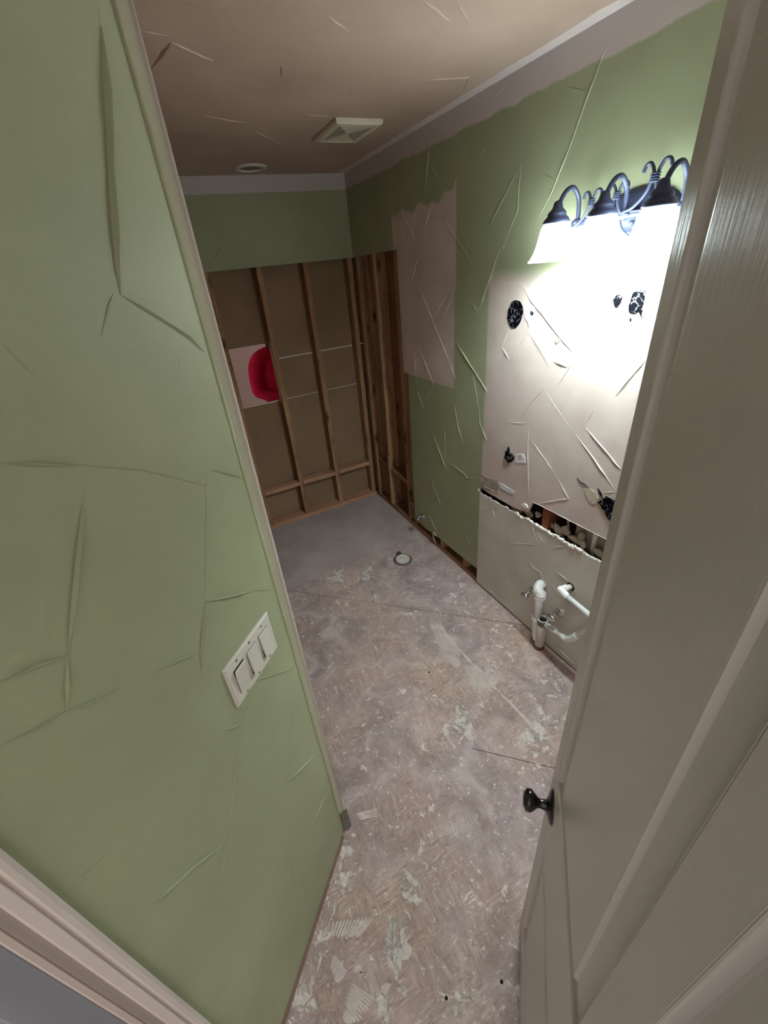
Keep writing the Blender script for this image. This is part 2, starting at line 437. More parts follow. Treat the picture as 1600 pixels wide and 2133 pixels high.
low = [(690, 640, .020, .026), (700, 720, .020, .034), (660, 690, .014, .012), (400, 620, .018, .011), (745, 480, .026, .008), (640, 385, .016, .008), (800, 290, .016, .010), (880, 180, .012, .010),
       (560, 1215, .03, .016), (950, 1225, .016, .022), (930, 1290, .012, .016), (605, 1050, .010, .022), (210, 1260, .012, .02),
       (1195, 960, .008, .012), (640, 1170, .010, .022), (580, 1290, .022, .016), (440, 1080, .008, .014), (1240, 110, .02, .012), (1320, 90, .02, .015),
       (1000, 950, .006, .010), (1080, 1020, .010, .014), (575, 715, .007, .01), (1030, 600, .006, .006), (1150, 520, .006, .008), (980, 800, .005, .008)]
for x, y, a, b in low: splat(spl, fpx(x, y, (560, 1560)), a, b, random.uniform(-.3, .3)+.5, seed=sd); sd += 1
arc = smooth_path([fpx(*p) for p in [(1065, 812), (1120, 812), (1165, 838), (1192, 875), (1203, 905)]], 6)
def ribbon(bm, path, half, h, seed):
    rnd = random.Random(seed); rows = []; m = len(path)
    for i, p in enumerate(path):
        t = (path[min(i+1, m-1)]-path[max(i-1, 0)]).normalized(); sdv = t.cross(Vector((0, 0, 1))); e = .35 if i in (0, m-1) else 1
        a, b = half*e*rnd.uniform(.6, 1.3), half*e*rnd.uniform(.6, 1.3)
        rows.append([bm.verts.new(p-sdv*a), bm.verts.new(p-sdv*a*.8+Vector((0, 0, h))), bm.verts.new(p+sdv*b*.8+Vector((0, 0, h))), bm.verts.new(p+sdv*b)])
    for A, B in zip(rows, rows[1:]):
        for k in range(3): bm.faces.new((A[k], A[k+1], B[k+1], B[k]))
ribbon(spl, arc, .009, .0012, 3)
strip = smooth_path([fpx(x, y, (560, 1560)) for x, y in [(365, 440), (345, 620), (320, 720), (270, 880), (215, 1010), (150, 1200), (90, 1345)]], 7)
sps = bmesh.new()
ribbon(sps, [p+Vector((.016, 0, 0)) for p in strip], .021, .0006, 9)
o_ = link('mortar_haze', sps, M_film_w, fl); o_['kind'] = 'stuff'
splo = link('mortar_residue', spl, M_mortar, fl); splo['kind'] = 'stuff'
sp2 = bmesh.new()
for x, y, a, b in [(630, 900, .05, .035), (600, 960, .03, .03), (640, 1010, .03, .03)]: splat(sp2, fpx(x, y, (560, 1560)), a, b, .3, .0006, seed=sd); sd += 1
for x, y, a, b in [(950, 1200, .07, .05), (880, 1240, .05, .03), (330, 470, .10, .05), (480, 470, .07, .04), (520, 560, .06, .03), (950, 490, .06, .03), (1310, 1240, .06, .04)]: splat(sp2, fpx(x, y), a, b, .6, .0005, seed=sd); sd += 1
o_ = link('mortar_film', sp2, scraped('grey_mortar_film', srgb(192, 182, 176), srgb(216, 208, 202), .46, 14, .05), fl); o_['kind'] = 'stuff'
# combed ridges
def comb(a0, a1, b0, b1, n, o=(560, 1000), s=2.353, w_=.0034, h_=.0032, nm='combed_thinset'):
    """n ridges from side a0->b0 to side a1->b1: ridge i goes from lerp(a0,b0) to lerp(a1,b1)"""
    bm = bmesh.new()
    A0, A1, Bb0, Bb1 = [fpx(*p, o, s) for p in (a0, a1, b0, b1)]
    for i in range(n):
        f = i/(n-1); p = A0.lerp(Bb0, f); q = A1.lerp(Bb1, f)
        d = q-p; p = p+d*random.uniform(0, .08); q = q-d*random.uniform(0, .15)
        path = []
        m = 9
        for k in range(m):
            path.append(p.lerp(q, k/(m-1))+Vector((random.uniform(-1, 1)*.0007, random.uniform(-1, 1)*.0007, 0)))
        sdv = (q-p).cross(Vector((0, 0, 1))).normalized(); rows = []
        for k, c in enumerate(path):
            g = random.uniform(.6, 1.15)*(.3 if k in (0, m-1) else 1)
            rows.append([bm.verts.new(c-sdv*w_*g), bm.verts.new(c+Vector((0, 0, h_*g))), bm.verts.new(c+sdv*w_*g)])
        for U, V in zip(rows, rows[1:]):
            for k in range(2): bm.faces.new((U[k], U[k+1], V[k+1], V[k]))
    o_ = link(nm, bm, M_mortar2, fl); o_['kind'] = 'stuff'
comb((785, 690), (855, 850), (835, 690), (945, 875), 9)
comb((850, 850), (930, 935), (905, 850), (945, 900), 6)
comb((955, 900), (1015, 1050), (1015, 900), (1120, 1025), 11)
comb((1015, 1050), (1045, 1085), (1100, 1010), (1120, 1030), 5)
comb((975, 1130), (1010, 1190), (1010, 1090), (1045, 1150), 5)
comb((1240, 1270), (1255, 1300), (1215, 1300), (1265, 1330), 5)
L5 = dict(o=(560, 1560), s=2.353)
comb((320, 840), (300, 930), (520, 815), (425, 935), 12, **L5)
comb((325, 1010), (300, 1080), (385, 1080), (330, 1160), 9, **L5)
comb((400, 1150), (520, 1230), (370, 1240), (450, 1345), 8, **L5)
comb((370, 1270), (430, 1345), (360, 1310), (385, 1348), 4, **L5)
comb((425, 322), (540, 290), (435, 345), (550, 325), 4, **L5)
rid = [([(810, 685), (960, 860), (1110, 1015)], 3.0), ([(1110, 1015), (1300, 1220), (1395, 1290)], 3.0), ([(820, 605), (985, 530)], 1.8), ([(600, 555), (850, 455)], 1.4)]
for pts, k in rid:
    ridge([fpx(*p) for p in pts], (0, 0, 1), .0055*k, .0012*k, M_rdg, fl, 'mortar_ridge')
# screws and nail heads in the floor
for p in [(445, 1088), (570, 1003+88), (523, 1092)]: pass
for p in [(783, 1090), (827, 1075), (810, 1060), (770, 1040), (894, 1400), (752, 2022), (750+180, 2079), (1045, 2045), (605, 1200)]:
    link('screw_head', lathe([(0, .0012), (.004, .001), (.005, 0)], F0(p), seg=10), M_dark, fl)

# ---- ceiling
ce = struct('ceiling', bx((-4.2, -4.6, H), (1.6, 3.0, H+.05)), M_ceil)
M_ceil_edge = M_ceil
cl = [[(90, 200), (190, 220), (300, 240)], [(310, 280), (440, 340), (590, 405)], ([(310, 275), (240, 380), (170, 465)], 1.6), [(1350, 100), (1500, 215)], [(1045, 435), (1045, 520)], [(1200, 490), (1180, 530)],
      [(1110, 470), (1180, 490)], [(1420, 620), (1475, 590)], [(1505, 590), (1505, 650)], [(520, 770), (820, 820)], [(860, 870), (1060, 970)], [(1230, 725), (1280, 730)], [(1220, 765), (1370, 772)], [(1220, 1030), (1290, 1030)], [(380, 45), (450, 5)]]
ridges(cl, (260, 0), 3.2, lambda p: F0(p, H), (0, 0, -1), M_ceil, ce, .007, .0028)
ridges([([(480, 0), (560, 55), (640, 125)], 1.6), [(670, 0), (730, 110), (735, 160)], [(1190, 45), (1175, 100)], [(475, 445), (740, 430), (710, 500)], [(400, 410), (480, 380)]], (700, 0), 2.667, lambda p: F0(p, H), (0, 0, -1), M_ceil, ce, .006, .0026)

# ---- right wall (plane x = 0)
T = .0127
wr = empty('wall_right', (0, 0, 0), kind='structure')
yz = lambda L: [Vector((0, a, b)) for a, b in L]
gapup = [(-1.447, .721), (-1.60, .7185), (-1.656, .722), (-1.764, .727), (-1.815, .742), (-1.825, .77), (-1.838, .812), (-1.878, .817), (-2.234, .828), (-3.42, .86)]
edge = []
for (a, b), (c, d) in zip(gapup, gapup[1:]):
    k = max(1, int(abs(c-a)/.02)) if a > -1.83 else 1
    for i in range(k): edge.append((a+(c-a)*i/k, b+(d-b)*i/k+(random.uniform(-.003, .003) if 0 < i else 0)))
edge.append(gapup[-1])
gb = [(-.69, .110), (-.784, .098), (-.86, .092), (-.936, .102), (-1.03, .110), (-1.245, .112), (-1.452, .122)]
outline = [(0, H), (0, 1.955), (-.64, 1.962), (-.64, 1.247), (-.70, 1.247)] + gb + [(-1.452, .70), (-1.447, .721)] + edge[1:] + [(-3.42, H)]
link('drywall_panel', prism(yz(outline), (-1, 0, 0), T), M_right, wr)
# lower bare panel with ragged torn top
low_top = [(-1.452, .688), (-1.638, .690), (-1.829, .696), (-1.994, .701), (-2.078, .702), (-2.236, .705), (-3.42, .72)]
lt = []
for (a, b), (c, d) in zip(low_top, low_top[1:]):
    k = max(1, int(abs(c-a)/.012))
    for i in range(k): lt.append((a+(c-a)*i/k, b+(d-b)*i/k+(random.uniform(-.004, .004) if a > -2.3 else 0)))
lt.append(low_top[-1])
lp = link('drywall_panel', prism(yz([(-1.452, .012)]+lt+[(-3.42, .012)]), (-1, 0, 0), T), M_panel, wr); lp['label'] = 'bare grey tan lower wall board'
# white torn gypsum edge along it
bm = bmesh.new()
for i, (a, b) in enumerate(lt):
    if a < -2.3: continue
    q = Vector((.002, a, b+random.uniform(-.002, .004)))
    r_ = random.uniform(.0026, .006)*(1.7 if -2.14 < a < -1.74 else .8)
    m = Matrix.Translation(q) @ Matrix.Rotation(random.uniform(0, 3), 4, 'X') @ Matrix.Diagonal((1.0, 1.6, 1.0, 1))
    bmesh.ops.create_icosphere(bm, subdivisions=1, radius=r_, matrix=m)
o_ = link('torn_gypsum_edge', bm, M_white_edge, wr); o_['kind'] = 'stuff'
ridge(yz([(a, b) for a, b in gapup[6:9]]), (-1, 0, 0), .003, .0015, M_white_edge, wr, 'cut_drywall_edge', False)
ridge(yz([(-1.45, .76), (-1.48, .755), (-1.5, .745), (-1.53, .750), (-1.60, .752)]), (-1, 0, 0), .004, .003, M_white_edge, wr, 'torn_paper_edge')
ridge(yz([(-1.60, .752), (-1.603, .722)]), (-1, 0, 0), .004, .003, M_tan, wr, 'torn_paper_edge')
ridge(yz([(-1.447, .69), (-1.44, .705), (-1.447, .72)]), (-1, 0, 0), .005, .004, M_white_edge, wr, 'torn_paper_edge')
def wall_blob(outl, mat, name, th=.003, label=None, o=None, s=1, parent=None):
    pts = [R0((o[0]+x/s, o[1]+y/s), -th) for x, y in outl]
    ob = link(name, prism(pts, (-1, 0, 0), th), mat, parent or wr)
    if label: ob['label'] = label
    return ob
o8, s8 = (1040, 580), 4.444
def rough(outl, amp=4, k=3, seed=0):
    rnd = random.Random(seed); out = []
    for i, p in enumerate(outl):
        q = outl[(i+1) % len(outl)]
        for j in range(k):
            f = j/k; out.append((p[0]+(q[0]-p[0])*f+rnd.uniform(-amp, amp), p[1]+(q[1]-p[1])*f+rnd.uniform(-amp, amp)))
    return out
wall_blob(rough([(150, 200), (190, 215), (215, 260), (215, 330), (195, 400), (160, 455), (125, 462), (95, 430), (78, 370), (80, 300), (100, 240), (120, 212)], 3, 2, 1), M_mastic, 'adhesive_patch', label='black oval adhesive patch on the bare wall', o=o8, s=s8)
wall_blob(rough([(260, 250), (310, 250), (335, 290), (335, 350), (310, 385), (285, 400), (275, 455), (262, 400), (240, 375), (228, 320), (232, 280)], 2, 2, 2), M_mastic_w, 'torn_paper_patch', label='white torn paper patch next to the black oval', o=o8, s=s8, th=.002)
wall_blob([(292, 300), (318, 318), (305, 345), (285, 322)], M_mastic, 'adhesive_patch', o=o8, s=s8, th=.004)
wall_blob(rough([(1060, 175), (1100, 148), (1135, 150), (1130, 200), (1105, 265), (1080, 275), (1050, 255), (1045, 215)], 3, 2, 3), M_mastic, 'adhesive_patch', label='small black adhesive patch under the middle lamp', o=o8, s=s8)
wall_blob(rough([(1035, 262), (1100, 270), (1130, 255), (1100, 320), (1050, 340), (1030, 300)], 4, 2, 4), M_mastic_w, 'torn_paper_patch', o=o8, s=s8, th=.002)
wall_blob(rough([(1240, 125), (1310, 105), (1348, 115), (1340, 200), (1320, 280), (1250, 330), (1200, 320), (1200, 250), (1220, 180)], 4, 2, 5), M_mastic, 'adhesive_patch', label='black adhesive patch next to the door edge', o=o8, s=s8)
wall_blob(rough([(1205, 365), (1222, 375), (1215, 400), (1204, 395)], 2, 2, 6), M_mastic, 'adhesive_patch', o=o8, s=s8)
wall_blob(rough([(1290, 300), (1325, 290), (1320, 380), (1308, 350)], 3, 2, 7), M_mastic, 'adhesive_patch', o=o8, s=s8)
wall_blob(rough([(515, 565), (560, 570), (530, 598)], 2, 2, 8), M_white_edge, 'torn_paper_patch', o=o8, s=s8, th=.005)
o3, s3 = (960, 860), 3.808
wall_blob(rough([(375, 270), (385, 310), (405, 340), (420, 355), (400, 390), (365, 395), (348, 350), (352, 310), (368, 300)], 4, 2, 9), M_mastic, 'adhesive_patch', label='small black adhesive lump low on the bare wall', o=o3, s=s3, th=.008)
wall_blob(rough([(440, 325), (490, 325), (512, 370), (508, 402), (470, 395), (440, 400), (430, 360)], 3, 2, 10), M_mastic_w, 'torn_paper_patch', o=o3, s=s3, th=.002)
wall_blob(rough([(455, 335), (480, 335), (485, 365), (460, 375), (448, 355)], 2, 2, 11), M_tan, 'torn_paper_patch', o=o3, s=s3, th=.0026)
o9, s9 = (980, 980), 5.333
wall_blob(rough([(1265, 200), (1330, 205), (1390, 245), (1420, 310), (1400, 365), (1350, 375), (1310, 330), (1275, 260)], 3, 2, 12), M_tan, 'torn_paper_patch', o=o9, s=s9, th=.0025)
ridges([[(1265, 200), (1330, 205), (1390, 245), (1425, 310), (1400, 365), (1350, 378), (1310, 335), (1275, 260), (1265, 200)]], o9, s9, R0, (-1, 0, 0), M_white_edge, wr, .002, .0012)
ridges([([(1180, 80), (1220, 130), (1270, 155), (1330, 205)], 1.2)], o9, s9, lambda p: R0(p, -.001), (-1, 0, 0), M_mastic, wr)
ridges([([(1412, 190), (1440, 250), (1480, 330)], 3.0)], o9, s9, lambda p: R0(p, -.001), (-1, 0, 0), M_mastic, wr)
wall_blob(rough([(1470, 320), (1500, 290), (1600, 345), (1620, 560), (1555, 570), (1500, 500), (1480, 430)], 4, 2, 13), M_mastic, 'adhesive_patch', label='large black peeling adhesive patch beside the door', o=o9, s=s9, th=.006)
wall_blob(rough([(1410, 350), (1440, 335), (1475, 400), (1485, 440), (1465, 435), (1440, 380)], 3, 2, 14), M_mastic, 'adhesive_patch', o=o9, s=s9, th=.006)
wall_blob(rough([(110, 40), (190, 90), (310, 100), (315, 190), (300, 250), (200, 230), (130, 190), (105, 130)], 5, 2, 15), simple('scuffed_paper', srgb(160, 146, 134), .8, .3, bscale=50, bst=1, bd=.005, var=.3, vs=30), 'torn_paper_patch', o=o9, s=s9, th=.002)
wall_blob(rough([(320, 140), (370, 160), (440, 205), (485, 240), (475, 265), (420, 245), (360, 210), (330, 180)], 4, 2, 16), M_mastic_w, 'torn_paper_patch', o=o9, s=s9, th=.002)
wall_blob(rough([(560, 375), (600, 370), (635, 405), (630, 430), (590, 410)], 4, 2, 17), M_white_edge, 'torn_paper_patch', o=o9, s=s9, th=.006)
ridges([([(220, 60), (290, 200), (400, 330), (490, 450), (560, 540), (715, 725)], 1.8), [(715, 725), (665, 800), (530, 1010)], ([(500, 770), (645, 830)], 1.7), [(270, 490), (360, 630), (445, 780), (465, 815)],
        ([(95, 465), (25, 635)], .8), ([(25, 635), (95, 755)], 1.5), [(10, 610), (30, 650)], [(260, 510), (185, 630)], ([(340, 300), (325, 560)], .6), [(880, 0), (1045, 190)], [(1195, 0), (1100, 140)],
        [(1045, 240), (910, 450)], [(1025, 330), (975, 420)], ([(1370, 740), (1140, 1010), (1075, 1095)], 1.4), ([(1100, 1090), (1190, 1150)], .6), ([(1190, 1152), (1295, 1080)], 1.3),
        ([(420, 1020), (290, 1150), (190, 1310)], .8), ([(90, 1340), (250, 1340)], 1.2), ([(420, 1040), (650, 1370)], .5), ([(880, 1220), (800, 1340)], .7)], o8, s8, R0, (-1, 0, 0), M_right, wr)
ridges([([(540, 110), (530, 300), (540, 690)], 1.2), ([(545, 195), (640, 330), (740, 470)], .8), ([(740, 470), (855, 680), (610, 720)], 1.2), ([(990, 120), (1130, 280), (1275, 455)], 1.8), ([(910, 170), (1060, 370), (1230, 625)], 1.8),
        [(1125, 635), (1240, 628)]], o3, s3, R0, (-1, 0, 0), M_right, wr)
ridges([[(545, 1170), (575, 1225), (630, 1260), (655, 1325)], ([(750, 1255), (870, 1345)], 1.5), [(700, 1350), (740, 1380), (775, 1450)], ([(355, 1030), (600, 1045)], .8), ([(600, 940), (660, 1040)], 1.3), [(560, 880), (605, 1020)], ([(730, 1065), (865, 1055)], 1.4),
        ([(245, 755), (275, 835)], 1.3), [(150, 770), (300, 735)], [(185, 1360), (310, 1480)], [(330, 1490), (420, 1580)], ([(775, 1870), (900, 1990)], 1.2), ([(830, 1130), (800, 1220)], .5), ([(850, 1580), (880, 1640)], .8), ([(1000, 1330), (1080, 1300)], .6)], o3, s3, R0, (-1, 0, 0), M_panel, wr)
ot, st_ = (820, 380), 4.442
ridges([[(350, 190), (285, 465)], [(75, 280), (155, 440), (215, 570)], [(225, 700), (170, 910)], ([(240, 970), (320, 1170), (390, 1350), (520, 1670)], 1.2), [(520, 1670), (580, 1835)], ([(455, 310), (560, 480), (680, 670), (760, 810)], 1.2),
        ([(490, 1030), (385, 1240)], .8), ([(545, 1050), (465, 1250)], .8), [(235, 1520), (370, 1870), (275, 2055)], [(235, 1520), (190, 1610)], [(175, 1930), (225, 1945), (285, 2110)], ([(190, 1610), (225, 1945)], .6),
        ([(560, 1450), (730, 1720), (870, 1940)], 1.8), [(870, 1940), (790, 2070)], ([(730, 1750), (790, 2100)], .8), ([(990, 600), (785, 1200)], 1.4), ([(785, 1205), (840, 1320)], .7), [(785, 1205), (700, 1080)],
        ([(1066, 60), (1010, 150), (880, 410)], .9), ([(1066, 480), (1015, 610), (990, 600)], 1.1), ([(580, 380), (740, 650)], .7), [(415, 0), (480, 120)], ([(240, 970), (300, 780)], .5), ([(1015, 120), (940, 270)], .5)], ot, st_, R0, (-1, 0, 0), M_right, wr)
og, sg = (860, 820), 5.333
ridges([([(465, 130), (500, 350), (560, 570)], 1.3), ([(230, 460), (380, 860)], 1.2), [(355, 750), (355, 390), (455, 430)], ([(400, 760), (575, 890), (600, 935), (740, 940)], 1.2), [(410, 240), (310, 370)], [(205, 930), (240, 1060), (310, 1230), (370, 1195)],
        ([(170, 1320), (300, 1610)], 1.1), [(735, 170), (745, 330), (820, 510), (755, 515)], ([(95, 620), (45, 750)], .8), ([(590, 1870-300), (700, 1810)], .6), ([(480, 1540), (520, 1530)], .5)], og, sg, R0, (-1, 0, 0), M_right, wr)
ou, su = (700, 0), 2.667
ridges([([(1505, 250), (1400, 530), (1290, 840), (1200, 1066), (1118, 1230)], 1.5), [(1030, 905), (950, 1066), (850, 1260)], [(1030, 905), (1015, 1066), (1010, 1170), (925, 1370)], [(840, 785), (800, 890)], [(520, 800), (495, 1060)], [(530, 920), (600, 1060)],
        [(1140, 960), (1220, 1005)], ([(690, 720), (800, 890)], .5), ([(955, 460), (875, 550)], .8), ([(620, 640), (590, 740)], .8), ([(1280, 485), (1400, 510)], .5)], ou, su, R0, (-1, 0, 0), M_right, wr)
ridges([[(1190, 0), (1250, 130)], [(1250, 240), (1060, 440)]], (1000, 300), 3.478, R0, (-1, 0, 0), M_right, wr)
# drips / torn bit under green board
ridge(yz([(-.93, .10), (-.96, .06), (-.975, .02)]), (-1, 0, 0), .008, .006, M_plaster, wr, 'torn_paper_strip')
link('torn_paper_strip', bx((-.002, -.985, .10), (.004, -.95, .125)), M_white_edge, wr)

# framing inside the right wall: studs at x .0127 .. .1016
X0, X1 = T, T+.089
def stud_r(y, w_=.038, z0=.038, z1=2.44, mat=None, x0=X0, name='stud'):
    return link(name, bx((x0, y-w_, z0), (X1, y, z1), bevel=.0015), mat or M_stud, wr)
stud_r(-.004); stud_r(-.085, .03, x0=X0+.03, name='stud'); stud_r(-.265); stud_r(-.572, .030); stud_r(-.652, .038, x0=X0+.004)
for y in (-.615-.41, -1.29, -1.71+.01): stud_r(y)
stud_r(-1.895, mat=M_redwood); stud_r(-2.38); stud_r(-2.79); stud_r(-3.2)
link('short_stud', bx((X0-.010, -.078, .038), (X0+.002, -.05, .52), bevel=.001), M_stud, wr)
link('short_stud', bx((X0-.010, -.300, .038), (X0+.002, -.272, .50), bevel=.001), M_stud, wr)
link('bottom_plate', bx((X0-.004, -3.42, 0), (X1, 0, .038), bevel=.002), M_stud_y, wr)
for y0, y1, z in ((-.262, -.045, .37), (-.568, -.307, .35), (-.655, -.605, .18)):
    link('blocking', bx((X0, y0, z), (X1, y1, z+.038), bevel=.0015), M_stud_y, wr)
link('sheathing_board', bx((X1+.001, -.68, 0), (X1+.014, -.11, H)), M_board, wr)
link('sheathing_board', bx((X1+.03, -3.42, 0), (X1+.045, -.682, H)), simple('dark_cavity_board', srgb(84, 66, 50), .9, .1, bscale=40), wr)  # board colour darkened to paint in the shade of the wall cavity
link('sheathing_board', bx((X1+.12, -.60, 0), (X1+.135, .30, H)), M_dark, wr)  # near-black sheet stands in for the shade deep in the corner
# debris and pipes in the gap
link('gap_pipe', tube([(.05, -2.155, .60), (.05, -2.155, 1.1)], .012, 12), M_pvc, wr, True)
link('gap_pipe', tube([(.06, -2.03, .64), (.055, -1.99, .86)], .006, 10), M_pvc2, wr, True)
rnd = random.Random(5)
for i, (y, z, sx_, sy_, rot) in enumerate([(-1.70, .705, .10, .025, .1), (-1.80, .71, .07, .045, .5), (-1.855, .735, .05, .035, -.5), (-1.93, .715, .06, .03, .2), (-1.985, .72, .07, .05, .9), (-2.02, .74, .05, .06, -.3), (-2.07, .715, .08, .035, .3), (-2.10, .745, .03, .07, .2), (-2.12, .72, .05, .03, 1.2), (-2.20, .725, .07, .035, .1)]):
    pts = []
    for k in range(9):
        a = 2*math.pi*k/9; q = rnd.uniform(.65, 1.15)
        yy, zz = sx_*.5*q*math.cos(a), sy_*.5*q*math.sin(a)
        pts.append(Vector((0.020+rnd.uniform(0, .003)+.004*(i % 4), y+yy*math.cos(rot)-zz*math.sin(rot), z+yy*math.sin(rot)+zz*math.cos(rot))))
    o_ = link('plaster_chunk', prism(pts, (-1, 0, 0), .009), M_plaster, wr)
link('inner_board', bx((.06, -2.235, .60), (.068, -2.05, .775)), M_plaster, wr)

# ---- back wall (plane y = 0): green strip above, open studs below
wb = empty('wall_back', (0, 0, 0), kind='structure')
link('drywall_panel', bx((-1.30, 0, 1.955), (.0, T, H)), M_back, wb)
XS = [-.338, -.665, -1.0]
for i, x in enumerate([-.003, *XS]):
    bmS = bx((x-.036, T, .036), (x, T+.089, H), bevel=.0015)
    link('stud', bmS, M_stud, wb)
link('stud', bx((-1.36, T, .036), (-1.32, T+.089, H)), M_stud, wb)
link('bottom_plate', bx((-1.36, T-.012, 0), (0, T+.089, .036), bevel=.002), M_stud_x, wb)
for x0, x1, z in ((-.301+.002, -.04, .315), (-.663, -.375, .315), (-.998, -.702, .315), (-1.31, -1.037, .315)):
    link('blocking', bx((x0-.036 if x0 > -.32 else x0, T, z), (x1, T+.075, z+.036), bevel=.0015), M_stud_x, wb)
YB = T+.0895
def bpanel(x0, x1, z0, z1, nm='drywall_back', mat=None): return link(nm, bx((x0, YB, z0), (x1, YB+.0127, z1)), mat or M_kraft, wb)
bpanel(-1.5, .1, .0, 1.040)
bpanel(-1.5, .1, 1.47, H)
bpanel(-.69, .1, 1.3535, 1.47); bpanel(-.69, .1, 1.044, 1.3475)
link('joint_edge', bx((-.69, YB-.001, 1.040), (0, YB+.010, 1.0438)), M_white_edge, wb)
link('joint_edge', bx((-.69, YB-.001, 1.3465), (0, YB+.010, 1.3545)), M_white_edge, wb)
link('opening_sill', bx((-1.5, YB-.002, 1.038), (-.69, YB+.0125, 1.0432)), M_white_edge, wb)
bpanel(-1.5, -1.06, 1.0435, 1.47)
# nails on the left edge stud and knots
for z in (.5, .62, .9, 1.25, 1.6): link('nail', tube([(-1.012, T, z), (-1.002, T-.02, z+.004)], .0018, 6), M_screw, wb)
link('nail', tube([(-.02, T, 1.0), (-.012, T-.03, 1.01)], .0018, 6), M_screw, wb)
ridges([[(270, 465), (190, 580)], [(280, 465), (340, 520)], ([(660, 200), (680, 340)], .8), [(1240, 160), (1245, 230)]], (360, 340), 2.666, B0, (0, -1, 0), M_back, wb, .004, .002)
# ---- neighbour room
struct('wall_far', bx((-4.2, 1.9, 0), (1.6, 1.96, H)), M_studio)

# ---- diagonal left wall
wl = empty('wall_left', (0, 0, 0), kind='structure')
ML = Matrix.Translation(P0) @ Matrix(((DV.x, NL.x, 0, 0), (DV.y, NL.y, 0, 0), (0, 0, 1, 0), (0, 0, 0, 1)))   # local x along wall (+ to far corner), y out of wall
ZB = .014
link('drywall_panel', bx((-.585, -T, ZB), (0, 0, H), ML), M_green, wl)
link('drywall_panel', bx((-1.5, -T, 2.05), (-.5851, 0, H), ML), M_green, wl)
link('corner_bead', tube([P0+Vector((.0, 0, .02)), P0+Vector((0, 0, H))], .0032, 8), simple('lit_bead_green', tuple(x*1.25 for x in GREEN), .4, .5), wl, True)  # bead lightened above the wall green to paint in lamp light
WE = .0225
SE = Vector((math.sin(1.2), math.cos(1.2), 0)); SN = Vector((SE.y, -SE.x, 0)); PE = P0+SE*WE
bmf = prism([P0+Vector((0, 0, .14)), PE+Vector((0, 0, .14)), PE+Vector((0, 0, H)), P0+Vector((0, 0, H))], SN, .0127)
link('end_strip', bmf, simple('lightened_return_green', srgb(188, 190, 166), .5, .4, var=.05), wl)  # return painted lighter than the wall, standing in for lamp light
link('lit_corner_edge', tube([PE+Vector((0, .001, .14)), PE+Vector((0, .001, H))], .0032, 10), M_white, wl, True)  # white tube paints in the lit rounding of the corner
link('torn_corner', prism([Vector((PE.x, PE.y-.001, .26)), Vector((PE.x+.016, PE.y-.001, .138)), Vector((PE.x-.012, PE.y-.001, .128)), Vector((PE.x-.004, PE.y-.001, .20))], (0, -1, 0), .006), M_white, wl)
link('cement_strip', prism([Vector((P0.x, P0.y+.006, .07)), Vector((P0.x+.034, P0.y+.006, .07)), Vector((P0.x+.034, P0.y+.006, .139)), Vector((P0.x, P0.y+.006, .139))], (0, -1, 0), .02), simple('green_low_strip', srgb(120, 122, 100), .7), wl)
link('cement_strip', bx((P0.x, P0.y+.004, .006), (P0.x+.036, P0.y+.024, .07)), M_concrete, wl)
link('stud', bx((P0.x-.02, P0.y+.03, 0), (P0.x+.02, P0.y+.12, H)), M_stud, wl)
link('bottom_plate', bx((-.60, -.09, 0), (-.02, -T, .038), ML), M_stud_y, wl)
link('shoe_strip', bx((-.60, -T, 0), (-.012, .008, ZB-.002), ML, bevel=.002), simple('dull_brown_shoe', srgb(128, 104, 92), .8, .2, bscale=60), wl)
link('wall_core', bx((-.60, -.10, .04), (-.06, -.09, H), ML), M_kraft, wl)
Lr = lambda p: L0(p)
ridges([([(640, 160), (655, 330), (690, 800), (700, 1100), (730, 1500), (765, 1870)], 2.1), ([(625, 60), (645, 260)], .7), ([(765, 1870), (900, 1950), (1060, 2050), (1190, 2133), (1300, 2240)], 1.2), ([(720, 1860), (690, 1930), (640, 2133)], .6)],
       (0, 0), 3.0475, Lr, NL, M_green, wl, .0034, .0034)
ridges([([(0, 705), (230, 710), (490, 722)], 1.2), ([(490, 722), (800, 745), (1145, 832), (1155, 760)], .5), ([(460, 930), (435, 1200), (410, 1450), (375, 1780)], 1.5), ([(375, 1780), (190, 1830), (0, 1925)], 1.5),
        ([(375, 1780), (370, 2080)], 1.6), ([(370, 2080), (500, 2040), (660, 1960)], 1.3), ([(370, 2080), (290, 2133), (0, 2280)], .9), ([(1170, 745), (1270, 765), (1350, 790)], 1.3), [(1325, 740), (1330, 780)],
        ([(1135, 1475), (1270, 1450), (1400, 1415)], 1.3), ([(1400, 1415), (1520, 1410)], .6), ([(1140, 1480), (1115, 1750), (1120, 1870)], 1.2), ([(1145, 830), (1135, 1475)], .45), ([(1110, 1760), (990, 1800), (840, 1880)], 1.1),
        ([(20, 50), (210, 250)], .9), ([(990, 110), (1000, 190)], .6), ([(1420, 1915), (1600, 1855)], .7), ([(480, 780), (460, 930)], .5), ([(500, 540), (560, 640)], .4)], (0, 700), 2.667, Lr, NL, M_green, wl, .0036, .0034)
ridges([([(500, 950), (455, 1220)], .5), ([(455, 1220), (400, 1500), (330, 2100), (305, 2285)], 1.2), ([(455, 1220), (280, 1290)], .9), ([(900, 1100), (885, 1300)], .5), ([(885, 1300), (835, 1750)], 1.4), ([(835, 1750), (950, 1650), (1110, 1480)], 1.1),
        ([(570, 850), (910, 725)], .6), ([(1190, 1860), (1060, 2133)], .5)], (400, 1220), 4.267, Lr, NL, M_green, wl, .0036, .0034)
